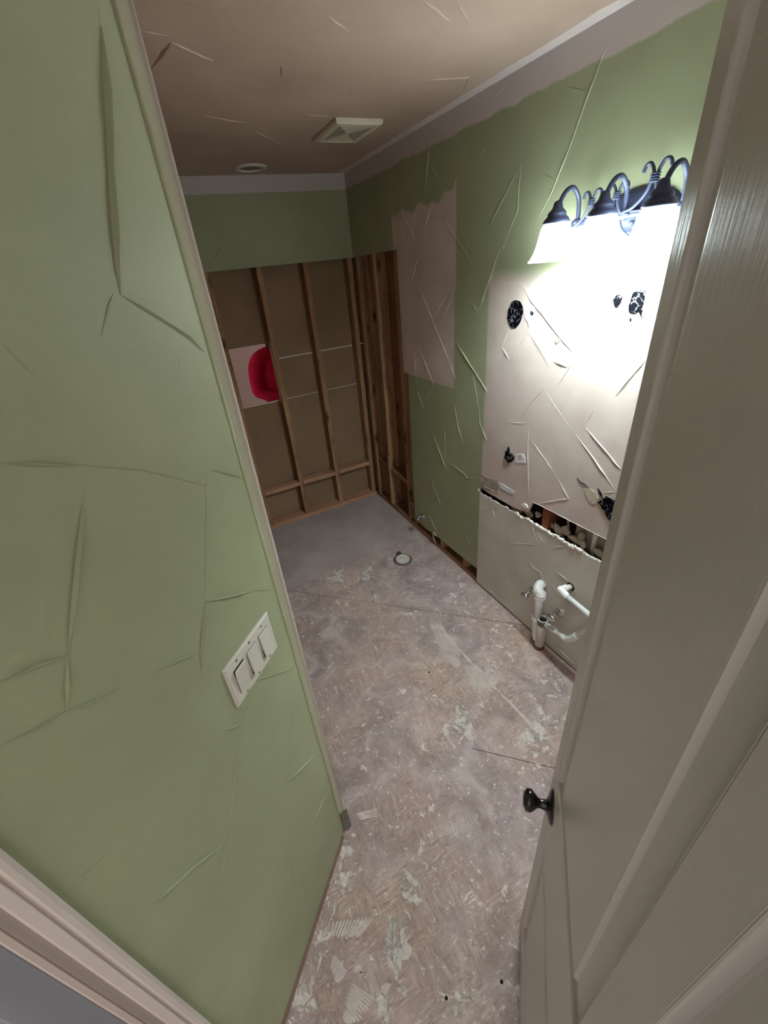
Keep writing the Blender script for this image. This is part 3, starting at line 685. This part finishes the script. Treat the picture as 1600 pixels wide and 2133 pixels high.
ridges([([(1510, 240), (1290, 400), (1020, 650)], 1.5), ([(1510, 250), (1460, 540)], 1.2), ([(690, 330), (365, 640)], 1.1), ([(690, 340), (650, 560)], .4), ([(880, 780), (730, 920)], .8), ([(1600, 1045), (1400, 1310)], .5), ([(1935, 350), (1970, 570)], .7)], (0, 1680), 3.2, Lr, NL, M_green, wl, .0032, .0030)
# casing, jamb and the closed grey door beside the camera (in the diagonal wall)
tr = empty('trim_1', (0, 0, 0), kind='structure')
cas = [(-.5575, 0), (-.5575, .010), (-.563, .0135), (-.569, .0135), (-.572, .0095), (-.5745, .009), (-.577, .012), (-.587, .0105), (-.589, .007), (-.589, 0)]
bm = bmesh.new(); n_ = len(cas)
for z in (0, 2.11):
    pass
va = [bm.verts.new(ML @ Vector((a, b, 0))) for a, b in cas]; vb_ = [bm.verts.new(ML @ Vector((a, b, 2.11))) for a, b in cas]
for i in range(n_-1): bm.faces.new((va[i], va[i+1], vb_[i+1], vb_[i]))
bm.faces.new(va); bm.faces.new(vb_)
link('casing_leg', bm, M_trim, tr)
link('casing_head', bx((-1.5, 0, 2.05), (-.5575, .012, 2.11), ML), M_trim, tr)
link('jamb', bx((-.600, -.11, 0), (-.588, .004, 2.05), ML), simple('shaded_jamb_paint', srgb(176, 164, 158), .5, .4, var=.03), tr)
link('door_stop', bx((-.610, -.075, 0), (-.600, -.02, 2.05), ML, bevel=.002), M_trim, tr)
d2 = empty('door_2', (0, 0, 0), kind='structure')
link('stile', bx((-.655, -.05, .01), (-.609, -.021, 2.04), ML, bevel=.002), M_door2, d2)
link('panel', bx((-1.36, -.05, .01), (-.655, -.036, 2.04), ML), M_door2, d2)
link('panel_moulding', tube([ML @ Vector((-.659, -.034, .12)), ML @ Vector((-.659, -.034, 1.95))], .006, 8), M_trim, d2, True)
link('stile', bx((-1.42, -.05, .01), (-1.36, -.021, 2.04), ML), M_door2, d2)
# ---- left wall running back from the corner (hidden side of the room)
wll = empty('wall_left_rear', (0, 0, 0), kind='structure')
link('drywall_panel', bx((-1.32, P0.y+.13, 0), (-1.295, 0, H)), M_kraft, wll)
# ---- front wall right of the entrance door
hinge = DE-DV*.78
MF = Matrix.Translation(hinge) @ Matrix(((NL.x, DV.x, 0, 0), (NL.y, DV.y, 0, 0), (0, 0, 1, 0), (0, 0, 0, 1)))
wf = empty('wall_front', (0, 0, 0), kind='structure')
link('drywall_panel', bx((.03, -.12, 0), (1.6, -.02, H), MF), M_tan, wf)
link('drywall_panel', bx((-.75, -.12, 2.16), (.03, -.02, H), MF), M_tan, wf)

# ---- entrance door, open, seen almost edge-on at the right
d1 = empty('door_1', (0, 0, 0), kind='structure')
MD = Matrix.Translation(DE) @ Matrix(((-DV.x, ND.x, 0, 0), (-DV.y, ND.y, 0, 0), (0, 0, 1, 0), (0, 0, 0, 1)))  # x: 0 free edge -> .78 hinge ; y out to the room side
DT, DH, DW = .035, 2.13, .78
st = .046; md0, md1 = .376, .43; panels = [(st, md0), (md1, DW-st)]
rows_ = [(.106, .676), (.943, 2.05)]
for (x0, x1) in ((0, st), (md0, md1), (DW-st, DW)):
    z0, z1 = .008, DH
    link('stile' if x1-x0 != md1-md0 else 'mullion', bx((x0, -DT, z0), (x1, 0, z1), MD, bevel=.0012), M_door, d1)
for (x0, x1) in panels:
    for z0, z1 in ((.008, rows_[0][0]), (rows_[0][1], rows_[1][0]), (rows_[1][1], DH)):
        link('rail', bx((x0, -DT, z0), (x1, 0, z1), MD), M_door, d1)
    for z0, z1 in rows_:
        bm = bmesh.new()
        # raised panel: ogee drop, groove, slope up to the field
        steps = [(0, 0), (.0015, -.0006), (.003, -.0022), (.004, -.0095), (.007, -.0100), (.044, -.0068), (.0465, -.0008), (.050, -.0005)]
        loops = []
        for dx, dy in steps:
            loops.append([bm.verts.new(MD @ Vector(c)) for c in [(x0+dx, dy, z0+dx), (x1-dx, dy, z0+dx), (x1-dx, dy, z1-dx), (x0+dx, dy, z1-dx)]])
        for A, B in zip(loops, loops[1:]):
            for k in range(4): bm.faces.new((A[k], A[(k+1) % 4], B[(k+1) % 4], B[k]))
        bm.faces.new(loops[-1])
        bk = [bm.verts.new(MD @ Vector(c)) for c in [(x0, -DT+.006, z0), (x1, -DT+.006, z0), (x1, -DT+.006, z1), (x0, -DT+.006, z1)]]
        for k in range(4): bm.faces.new((loops[0][k], loops[0][(k+1) % 4], bk[(k+1) % 4], bk[k]))
        bm.faces.new(bk)
        link('panel', bm, M_door, d1)
KP = MD @ Vector((.047, 0, .838))
rose = link('knob_rose', lathe([(0, .0125), (.013, .0125), (.016, .010), (.024, .0075), (.034, .004), (.037, .001), (.037, 0)], KP, ND, 28, sx=.85, sy=1.15), M_black, d1, True)
kn = link('knob', lathe([(.0135, .0), (.0120, .010), (.0105, .017), (.012, .023), (.019, .029), (.0262, .037), (.0255, .046), (.016, .052), (0, .0535)], KP+ND*.006, ND, 28, sx=.80, sy=1.10), M_black, d1, True)
kn['label'] = 'black egg-shaped knob'
for z in (.25, 1.1, 1.9):
    link('hinge', tube([MD @ Vector((DW+.004, .004, z-.045)), MD @ Vector((DW+.004, .004, z+.045))], .006, 10), M_screw, d1)

# ================================================================== THINGS
# ---- vanity light
VY = [-1.93, -2.095, -2.26]; VX = -.135; VZ = 1.85
v = empty('vanity_light', (0, -2.095, 1.95), label='three-shade bronze vanity light with glowing bell glass shades on the right wall', cat='wall lamp')
bp = lathe([(0, .024), (.035, .024), (.055, .020), (.072, .012), (.078, .006), (.080, 0)], (0, -2.115, 1.963), (-1, 0, 0), 36, sx=1.5, sy=.72)
link('backplate', bp, M_bronze, v, True)
link('bar', tube([(-.04, -1.915, 1.952), (-.04, -2.275, 1.952)], .0095, 14), M_bronze, v, True)
link('bar_rib', tube([(-.046, -1.925, 1.959), (-.046, -2.27, 1.959)], .004, 8), M_bronze, v, True)
for y in VY:
    arc = smooth_path([(-.04, y, 1.945), (-.040, y, 1.985), (-.048, y, 2.022), (-.075, y, 2.048), (-.105, y, 2.040), (-.128, y, 2.010), (VX, y, 1.985)], 6)
    link('arm', tube(arc, .0068, 12), M_bronze, v, True)
    link('arm_socket', lathe([(.0, -.014), (.008, -.012), (.0135, -.004), (.0135, .006), (.009, .012), (0, .014)], (-.04, y, 1.952), (0, 1, 0), 14), M_bronze, v, True)
    link('shade_cap', lathe([(.006, .056), (.012, .052), (.016, .036), (.026, .026), (.029, .020), (.027, .017), (.036, .008), (.042, -.002), (.040, -.004), (0, -.004)], (VX, y, 1.960), (0, 0, 1), 28), M_bronze, v, True)
    prof = [(.034, .0), (.041, -.006), (.046, -.020), (.050, -.040), (.055, -.062), (.062, -.082), (.071, -.098), (.078, -.106), (.076, -.107), (.068, -.098), (.058, -.080), (.050, -.058), (.045, -.038), (.040, -.018), (.034, -.004)]
    link('shade', lathe(prof, (VX, y, 1.956), (0, 0, 1), 36), M_shade, v, True)
    link('bulb', lathe([(0, .0), (.010, -.003), (.012, -.010), (.020, -.018), (.022, -.026), (.018, -.034), (0, -.038)], (VX, y, 1.948), (0, 0, 1), 20), M_bulb, v, True)
    light('vanity_bulb_light', 'POINT', (VX, y, 1.893), 3.2, (.80, .95, 1.0), .028)
def scroll(yc, zc, s=1.0):
    xo = -.052
    link('scroll', tube(smooth_path([(xo, yc+.070*s, zc-.062*s), (xo, yc+.045*s, zc-.055*s), (xo, yc+.018*s, zc-.030*s), (xo, yc+.006*s, zc), (xo, yc+.006*s, zc+.014*s), (xo, yc+.016*s, zc+.030*s), (xo, yc+.027*s, zc+.028*s), (xo, yc+.032*s, zc+.014*s)], 5), .0042*s, 8), M_bronze, v, True)
    link('scroll', tube(smooth_path([(xo, yc-.050*s, zc-.055*s), (xo, yc-.022*s, zc-.045*s), (xo, yc-.008*s, zc-.020*s), (xo, yc-.005*s, zc), (xo, yc-.007*s, zc+.014*s), (xo, yc-.018*s, zc+.032*s), (xo, yc-.031*s, zc+.030*s), (xo, yc-.036*s, zc+.016*s)], 5), .0042*s, 8), M_bronze, v, True)
    for k in range(4):
        link('scroll_wrap', lathe([(.009*s, -.002*s), (.0125*s, 0), (.009*s, .002*s)], (xo, yc, zc-.008*s+k*.0052*s), (0, 0, 1), 14), M_bronze, v, True)
scroll(-1.985, 2.000, .95); scroll(-2.070, 2.005, .95); scroll(-2.178, 2.030, 1.12)
link('lower_scroll', tube(smooth_path([(-.045, -2.085, 1.945), (-.045, -2.100, 1.915), (-.045, -2.135, 1.893), (-.045, -2.175, 1.888), (-.045, -2.21, 1.90), (-.045, -2.235, 1.94)], 6), .0045, 8), M_bronze, v, True)
link('finial', lathe([(0, .02), (.006, .018), (.008, .01), (.005, .0)], (-.024, -2.12, 1.93), (-1, 0, 0), 14), M_bronze, v, True)

# ---- switch plate
pc = (L0((460, 1395))+L0((493, 1470))+L0((577, 1350))+L0((553, 1275)))/4
sw = empty('light_switch', tuple(pc), label='ivory three-gang rocker switch plate on the green diagonal wall', cat='light switch')
MS = Matrix.Translation(pc) @ Matrix(((DV.x, NL.x, 0, 0), (DV.y, NL.y, 0, 0), (0, 0, 1, 0), (0, 0, 0, 1)))
W2, H2 = .0815, .0585
bm = bmesh.new()
lo = [bm.verts.new(MS @ Vector(c)) for c in [(-W2, 0, -H2), (W2, 0, -H2), (W2, 0, H2), (-W2, 0, H2)]]
l1 = [bm.verts.new(MS @ Vector(c)) for c in [(-W2, .003, -H2), (W2, .003, -H2), (W2, .003, H2), (-W2, .003, H2)]]
l2 = [bm.verts.new(MS @ Vector(c)) for c in [(-W2+.004, .0065, -H2+.004), (W2-.004, .0065, -H2+.004), (W2-.004, .0065, H2-.004), (-W2+.004, .0065, H2-.004)]]
for A, B in ((lo, l1), (l1, l2)):
    for k in range(4): bm.faces.new((A[k], A[(k+1) % 4], B[(k+1) % 4], B[k]))
bm.faces.new(l2); bm.faces.new(lo)
link('plate', bm, M_plastic, sw)
for k, xx in enumerate((-.046, 0, .046)):
    link('switch_slot', bx((xx-.0170, .006, -.0338), (xx+.0170, .0069, .0338), MS), M_dark, sw)
    tilt = (-.10, .10, .10)[k]
    MR = MS @ Matrix.Translation((xx, .0085, 0)) @ Matrix.Rotation(tilt, 4, 'X')
    link('rocker', bx((-.0162, -.003, -.033), (.0162, .003, .033), MR, bevel=.0008), M_plastic, sw)
    for zz in (-.0485, .0485):
        link('screw', lathe([(0, .0012), (.0028, .001), (.0034, 0)], MS @ Vector((xx, .0065, zz)), NL, 12), M_screw, sw)

# ---- ceiling exhaust grille
gx0, gx1, gy0, gy1 = -.475, -.255, -1.035, -.755
gr = empty('exhaust_grille', (-.365, -.895, H), label='square ivory exhaust fan grille on the tan ceiling', cat='vent')
bm = bmesh.new(); zt = H-.0
for (a, ins, zz) in (): pass
def ring4(ins, z): return [bm.verts.new(c) for c in [(gx0+ins, gy0+ins, z), (gx1-ins, gy0+ins, z), (gx1-ins, gy1-ins, z), (gx0+ins, gy1-ins, z)]]
A = [ring4(0, H), ring4(0, H-.012), ring4(.006, H-.019), ring4(.024, H-.021), ring4(.028, H-.018)]
for U, V in zip(A, A[1:]):
    for k in range(4): bm.faces.new((U[k], U[(k+1) % 4], V[(k+1) % 4], V[k]))
M_gr = simple('ivory_grille_plastic', srgb(206, 196, 178), .5, .4, var=.03)
link('frame', bm, M_gr, gr)
link('backing', bx((gx0+.026, gy0+.026, H-.010), (gx1-.026, gy1-.026, H-.004)), M_dark, gr)
gxm, gym = (gx0+gx1)/2, (gy0+gy1)/2
# solid front and back triangles, slats in the left and right triangles (perpendicular to x)
hx, hy = (gx1-gx0)/2-.026, (gy1-gy0)/2-.026
for s_ in (-1, 1):
    link('solid_quarter', prism([Vector((gxm-hx, gym+s_*hy, H-.019)), Vector((gxm+hx, gym+s_*hy, H-.019)), Vector((gxm, gym, H-.019))], (0, 0, -1), .006), M_gr, gr)
    for k in range(8):
        xx = gxm+s_*hx*(.10+k*.118); e = hy*(.10+k*.118)
        link('slat', bx((xx-.0022, gym-e, H-.0195), (xx+.0022, gym+e, H-.0175)), M_gr, gr)
# ---- recessed ceiling light
rl = empty('recessed_light', (-.658, -.185, H), label='round unlit recessed light with white trim near the back wall', cat='ceiling light')
link('trim_ring', lathe([(.094, 0), (.094, -.004), (.088, -.008), (.064, -.009), (.062, -.004), (.060, 0)], (-.658, -.185, H), (0, 0, 1), 40), M_white, rl, True)
link('lens', lathe([(0, -.0015), (.062, -.0015), (.062, 0)], (-.658, -.185, H), (0, 0, 1), 32), simple('dull_recessed_lens', srgb(120, 112, 104), .5), rl, True)

# ---- toilet flange in the floor
tfc = F0((839, 1166))
tf = empty('toilet_flange', (tfc.x, tfc.y, 0), label='round capped toilet drain flange set in the floor', cat='drain')
link('sealing_ring', lathe([(.070, 0), (.068, .003), (.060, .004), (.050, .003), (.048, 0)], tfc, (0, 0, 1), 32), simple('grimy_ring', srgb(98, 86, 76), .8, var=.3, vs=30), tf, True)
link('flange', lathe([(.050, .002), (.052, .010), (.047, .013), (.040, .010), (.036, .004)], tfc, (0, 0, 1), 32), simple('off_white_plastic', srgb(214, 206, 192), .5), tf, True)
link('cap', lathe([(0, .012), (.016, .011), (.030, .006), (.038, .004)], tfc, (0, 0, 1), 28), simple('bag_plug', srgb(216, 212, 206), .4, bscale=50, bst=.8, bd=.006), tf, True)
rg = bmesh.new(); c0 = F0((845, 1174))
link('pull_ring', tube([c0+Vector((.012*math.cos(a), .012*math.sin(a), .020)) for a in [2*math.pi*k/16 for k in range(17)]], .0035, 8), M_pvc, tf, True)
bt = F0((830, 1153))
link('bolt', lathe([(.010, 0), (.010, .006), (.004, .007), (.004, .024), (0, .025)], bt, (0, 0, 1), 8), M_screw, tf)
link('bolt_tab', bx((bt.x-.02, bt.y-.012, 0), (bt.x+.02, bt.y+.012, .004)), M_screw, tf)

# ---- drain assembly
dr = empty('drain_pipe', (-.06, -2.0, 0), label='white plastic sink drain with a brown open collar and thin side loop on the wall', cat='pipe')
eo = R0((1133, 1218), 0)
eo = Vector((0, eo.y, eo.z))
xp = -.046
top = R0((1122, 1237), xp); bot = R0((1120, 1291), xp)
yv = (top.y+bot.y)/2-.002
elb = smooth_path([(0.0, eo.y+.01, eo.z-.002), (-.022, eo.y+.008, eo.z), (-.048, (eo.y+yv)/2+.004, eo.z-.008), (xp, yv, top.z+.012), (xp, yv, top.z-.004)], 7)
link('elbow', tube(elb, .0245, 20), M_pvc, dr, True)
link('coupling', tube([(xp, yv, top.z+.016), (xp, yv, top.z-.010)], .0275, 20), M_pvc, dr, True)
link('slip_nut', tube([(xp, yv, top.z-.008), (xp, yv, top.z-.020)], .0295, 12), M_pvc, dr)
link('drop_pipe', tube([(xp, yv, top.z), (xp, yv, bot.z)], .0185, 20), M_pvc, dr, True)
link('slip_nut', tube([(xp, yv, bot.z+.012), (xp, yv, bot.z-.006)], .0265, 12), M_pvc, dr)
link('nut_wing', bx((xp-.006, yv+.02, bot.z-.004), (xp+.004, yv+.036, bot.z+.008), bevel=.002), M_pvc, dr)
link('trap_bend', tube(smooth_path([(xp, yv, bot.z), (xp, yv-.001, bot.z-.04), (xp, yv-.008, .075), (xp, yv-.020, .05)], 6), .020, 18), M_pvc, dr, True)
cb = R0((1131, 1290), -.042)   # centre of the open collar
fy, fx = cb.y, -.042
link('riser', tube([(fx, fy, .012), (fx, fy, cb.z-.03)], .0240, 24), M_pvc2, dr, True)
link('collar', lathe([(.0246, -.036), (.0262, -.032), (.0262, -.004), (.0270, 0), (.0265, .003), (.0210, .003), (.0200, -.004), (.0200, -.026), (0, -.026)], (fx, fy, cb.z), (0, 0, 1), 28), M_brownfit, dr, True)
link('collar_rim', lathe([(.0270, .000), (.0272, .004), (.0212, .005), (.0205, .0)], (fx, fy, cb.z), (0, 0, 1), 28), M_pvc2, dr, True)
link('collar_mouth', lathe([(0, -.010), (.0205, -.010), (.0205, -.018)], (fx, fy, cb.z), (0, 0, 1), 20), M_black, dr)  # black disc stands in for the shade inside the open collar
link('base_sleeve', lathe([(.026, .0), (.027, .004), (.026, .022), (.0215, .026)], (fx, fy, 0), (0, 0, 1), 24), simple('rusty_sleeve', srgb(104, 62, 54), .7, .3, bscale=60, var=.3, vs=40), dr, True)
# side branch
JN = R0((1262, 1296), -.055)
q = [(1139, 1298), (1160, 1316), (1178, 1328)]
a1 = Vector((fx, fy-.02, cb.z-.018)); b1 = R0((1162, 1318), -.055); c1 = R0((1180, 1331), -.060); c2 = R0((1193, 1329), -.060); d1p = R0((1232, 1303), -.05)
link('branch', tube(smooth_path([a1, a1.lerp(b1, .5), b1], 3), .0145, 16), M_pvc, dr, True)
link('branch_pipe', tube([b1.lerp(a1, .1), c1], .0125, 16), M_pvc, dr, True)
link('branch_elbow', tube(smooth_path([b1.lerp(c1, .45), c1, c1.lerp(c2, .5)+Vector((0, 0, -.002)), c2, c2.lerp(d1p, .25)], 5), .0155, 16), M_pvc, dr, True)
link('branch_pipe', tube([c2, d1p, JN], .0122, 16), M_pvc, dr, True)
# upper pipe from the wall
up = dr
w0 = R0((1189, 1222), 0); e1 = R0((1168, 1228), -.052); e2 = R0((1180, 1241), -.055); e3 = R0((1235, 1287), -.055)
link('stub', tube([w0, w0.lerp(e1, .6)], .0135, 16), M_pvc, up, True)
link('small_elbow', tube(smooth_path([w0.lerp(e1, .35), e1.lerp(w0, .15), e1, e1.lerp(e2, .4), e2, e2.lerp(e3, .05)], 5), .0165, 16), M_pvc, up, True)
link('loop_pipe', tube([e2, e3, JN], .0125, 16), M_pvc, up, True)
link('small_elbow', tube(smooth_path([JN.lerp(e3, .5), JN, JN.lerp(d1p, .5)], 5), .0165, 16), M_pvc, up, True)
ridge([w0+Vector((-.002, .018*math.cos(a), .018*math.sin(a))) for a in [2*math.pi*k/12 for k in range(13)]], (-1, 0, 0), .008, .001, M_dark, wr, 'pipe_hole_edge', False)
ridge([Vector((-.002, eo.y+.008+.028*math.cos(a), eo.z+.028*math.sin(a))) for a in [2*math.pi*k/14 for k in range(15)]], (-1, 0, 0), .008, .003, M_plaster, wr, 'pipe_hole_edge', False)
# valves
def valve(px, label, s=1.0, xr=.055, knob_off=(-.0, .0), dark=False):
    w_ = R0(px, 0)
    o = empty('shutoff_valve', (0, w_.y, w_.z), label=label, cat='valve', group=None)
    link('escutcheon', lathe([(0, .008), (.008, .008), (.018, .005), (.025, .001), (.025, 0)], (0, w_.y, w_.z), (-1, 0, 0), 24), M_chrome, o, True)
    link('stem', tube([(0, w_.y, w_.z), (-xr, w_.y, w_.z)], .0065, 12), M_chrome, o, True)
    link('valve_body', tube([(-xr*.62, w_.y, w_.z-.014), (-xr*.62, w_.y, w_.z+.018)], .0085, 12), M_chrome, o, True)
    link('handle', lathe([(0, .010), (.010, .010), (.0175, .006), (.0175, -.002), (.009, -.006), (0, -.006)], (-xr, w_.y, w_.z), (-1, 0, 0), 20, sx=1.35*s, sy=.85*s), M_chrome, o, True)
valve((1110, 1232), 'chrome shutoff valve on the wall left of the white drain elbow', xr=.058)
valve((1166, 1277), 'chrome shutoff valve on the wall right of the brown collar', xr=.060, s=1.25)
valve((881, 1076), 'small chrome shutoff valve low on the green wall near the studs', xr=.050)
link('pipe_stub', tube([(0, R0((1175, 1272), 0).y, R0((1175, 1272), 0).z), (-.02, R0((1175, 1272), 0).y, R0((1175, 1272), 0).z)], .006, 10), M_white_edge, wr)
# broken hole at the foot of the wall behind the pipe
for i, (px, py, r_) in enumerate([(1108, 1330, .010), (1113, 1338, .008), (1122, 1344, .009), (1140, 1338, .008), (1146, 1330, .010), (1104, 1322, .006), (1134, 1342, .007)]):
    c = F0((px, py), .006); bm = bmesh.new()
    bmesh.ops.create_icosphere(bm, subdivisions=1, radius=r_, matrix=Matrix.Translation(c) @ Matrix.Rotation(i, 4, 'X') @ Matrix.Diagonal((1, .7, .5, 1)))
    o_ = link('wood_splinter', bm, simple('crumb_tan', srgb(190, 150, 120), .9) if i == 0 else bpy.data.materials['crumb_tan'], wr)

# ---- person in the next room
def person():
    M_red = simple('red_knit_shirt', srgb(206, 26, 66), .85, .2, bscale=220, bst=.3, var=.12, vs=14)
    M_skin = simple('skin', srgb(150, 98, 74), .6, .4); M_hair = simple('dark_hair', srgb(26, 20, 20), .7, .3, bscale=120, bst=.8)
    M_pants = simple('dark_trousers', srgb(52, 54, 66), .9)
    base = Vector((-.575, .46, 0))
    P = empty('person', tuple(base), label='person in a red long-sleeve shirt seen through the opening between the studs', cat='person')
    def skin(name, verts, edges, rads, mat, lvl=2):
        me = bpy.data.meshes.new(name); me.from_pydata([base+Vector(p) for p in verts], edges, []); me.materials.append(mat)
        o = bpy.data.objects.new(name, me); COL.objects.link(o)
        m = o.modifiers.new('s', 'SKIN'); m.use_smooth_shade = True
        for i, r_ in enumerate(rads):
            sv = me.skin_vertices[0].data[i]; sv.radius = r_ if isinstance(r_, tuple) else (r_, r_); sv.use_root = (i == 0)
        s2 = o.modifiers.new('d', 'SUBSURF'); s2.levels = lvl; s2.render_levels = lvl
        dg = bpy.context.evaluated_depsgraph_get(); me2 = bpy.data.meshes.new_from_object(o.evaluated_get(dg))
        bpy.data.objects.remove(o)
        for p in me2.polygons: p.use_smooth = True
        ob = bpy.data.objects.new(name, me2); COL.objects.link(ob)
        return ob
    def fuse(name, parts, mat, vox=.014):
        """overlapping tapered limbs fused into one continuous surface"""
        bm = bmesh.new()
        for pts, rads, fl_ in parts:
            pp = [Vector(p) for p in pts]
            P_ = smooth_path(pp, 5); n0 = len(pp)-1; rr = []
            for k in range(len(P_)):
                f = min(k/5, n0-1e-6); a = int(f); rr.append(rads[a]+(rads[a+1]-rads[a])*(f-a))
            tb = bmesh.new(); tube(P_, rr, 16, tb)
            for k in (0, -1): bmesh.ops.create_uvsphere(tb, u_segments=14, v_segments=8, radius=rr[k]*.98, matrix=Matrix.Translation(P_[k]))
            for v_ in tb.verts: v_.co = Vector((v_.co.x, v_.co.y*fl_, v_.co.z))+base
            tm = bpy.data.meshes.new('t'); tb.to_mesh(tm); tb.free(); bm.from_mesh(tm); bpy.data.meshes.remove(tm)
        me = bpy.data.meshes.new(name); bmesh.ops.recalc_face_normals(bm, faces=bm.faces[:]); bm.to_mesh(me); bm.free()
        o = bpy.data.objects.new(name, me); COL.objects.link(o)
        m = o.modifiers.new('r', 'REMESH'); m.mode = 'VOXEL'; m.voxel_size = vox; m.use_smooth_shade = True
        m = o.modifiers.new('s', 'SMOOTH'); m.factor = .6; m.iterations = 5
        dg = bpy.context.evaluated_depsgraph_get(); me2 = bpy.data.meshes.new_from_object(o.evaluated_get(dg))
        bpy.data.objects.remove(o); me2.materials.clear(); me2.materials.append(mat)
        for p in me2.polygons: p.use_smooth = True
        ob = bpy.data.objects.new(name, me2); COL.objects.link(ob); return ob
    body = fuse('shirt', [
        ([(0, 0, .86), (0, 0, 1.02), (0, 0, 1.16), (0, 0, 1.28), (.01, 0, 1.37), (.02, 0, 1.43)], [.172, .176, .176, .168, .12, .062], .62),
        ([(-.06, 0, 1.365), (-.15, -.01, 1.345), (-.205, -.02, 1.28), (-.228, -.03, 1.18), (-.232, -.045, 1.085)], [.075, .068, .062, .052, .047], 1),
        ([(-.232, -.045, 1.085), (-.13, -.12, 1.045), (-.02, -.17, 1.045), (.03, -.185, 1.05)], [.047, .044, .036, .031], 1),
        ([(.09, 0, 1.365), (.18, -.01, 1.345), (.235, -.02, 1.28), (.252, -.03, 1.18), (.256, -.045, 1.085)], [.075, .068, .062, .052, .047], 1),
        ([(.256, -.045, 1.085), (.19, -.14, 1.05), (.12, -.20, 1.05), (.09, -.215, 1.05)], [.047, .042, .034, .031], 1)], M_red, .012)
    body.parent = P; body.matrix_parent_inverse = Matrix.Translation(-base)
    def par(o): o.parent = P; o.matrix_parent_inverse = Matrix.Translation(-base); return o
    par(skin('trousers', [(0, 0, .93), (-.09, 0, .84), (-.10, .0, .48), (-.10, .03, .10), (.09, 0, .84), (.10, 0, .48), (.10, .03, .10)], [(0, 1), (1, 2), (2, 3), (0, 4), (4, 5), (5, 6)], [(.16, .12), .09, .065, .05, .09, .065, .05], M_pants))
    for s_ in (-1, 1): par(skin('shoe', [(.10*s_, .05, .05), (.10*s_, -.05, .045), (.10*s_, -.15, .035)], [(0, 1), (1, 2)], [.045, .045, .035], M_hair, 1))
    par(skin('head', [(.045, 0, 1.50), (.05, -.01, 1.58), (.05, -.01, 1.66), (.05, -.01, 1.72)], [(0, 1), (1, 2), (2, 3)], [.055, (.075, .085), (.08, .095), .06], M_skin))
    par(skin('hair', [(-.062, -.05, 1.415), (.02, .02, 1.56), (.05, .015, 1.70), (.05, .0, 1.745)], [(0, 1), (1, 2), (2, 3)], [.036, (.088, .085), (.092, .095), .06], M_hair))
    for sx_ in (-.03, .03): par(link('eye', lathe([(0, .006), (.009, .003), (.011, 0)], base+Vector((.05+sx_, -.098, 1.645)), (0, -1, 0), 12), M_hair, None))
    par(link('nose', tube([base+Vector((.05, -.10, 1.64)), base+Vector((.05, -.122, 1.605))], [.007, .012], 8), M_skin, None, True))
    par(link('mouth', bx(tuple(base+Vector((.025, -.103, 1.572))), tuple(base+Vector((.075, -.09, 1.58)))), simple('lips', srgb(130, 66, 60), .6), None))
    for hx_, hy_, sg_ in ((.045, -.19, 1), (.075, -.222, -1)):
        c = Vector((hx_, hy_, 1.05))
        for k in range(4):
            a = (-.03+.02*k)*1.0
            par(skin('finger', [tuple(c), tuple(c+Vector((.03*sg_, -.05, a*.6))), tuple(c+Vector((.055*sg_, -.075, a*.8-.008))), tuple(c+Vector((.06*sg_, -.085, a*.8-.03)))], [(0, 1), (1, 2), (2, 3)], [.018, .010, .009, .008], M_skin, 1))
        par(skin('thumb', [tuple(c), tuple(c+Vector((.0, -.035, .03))), tuple(c+Vector((.02*sg_, -.06, .038)))], [(0, 1), (1, 2)], [.016, .011, .009], M_skin, 1))
    P.scale = (.975, .975, .975)
    return P
person()
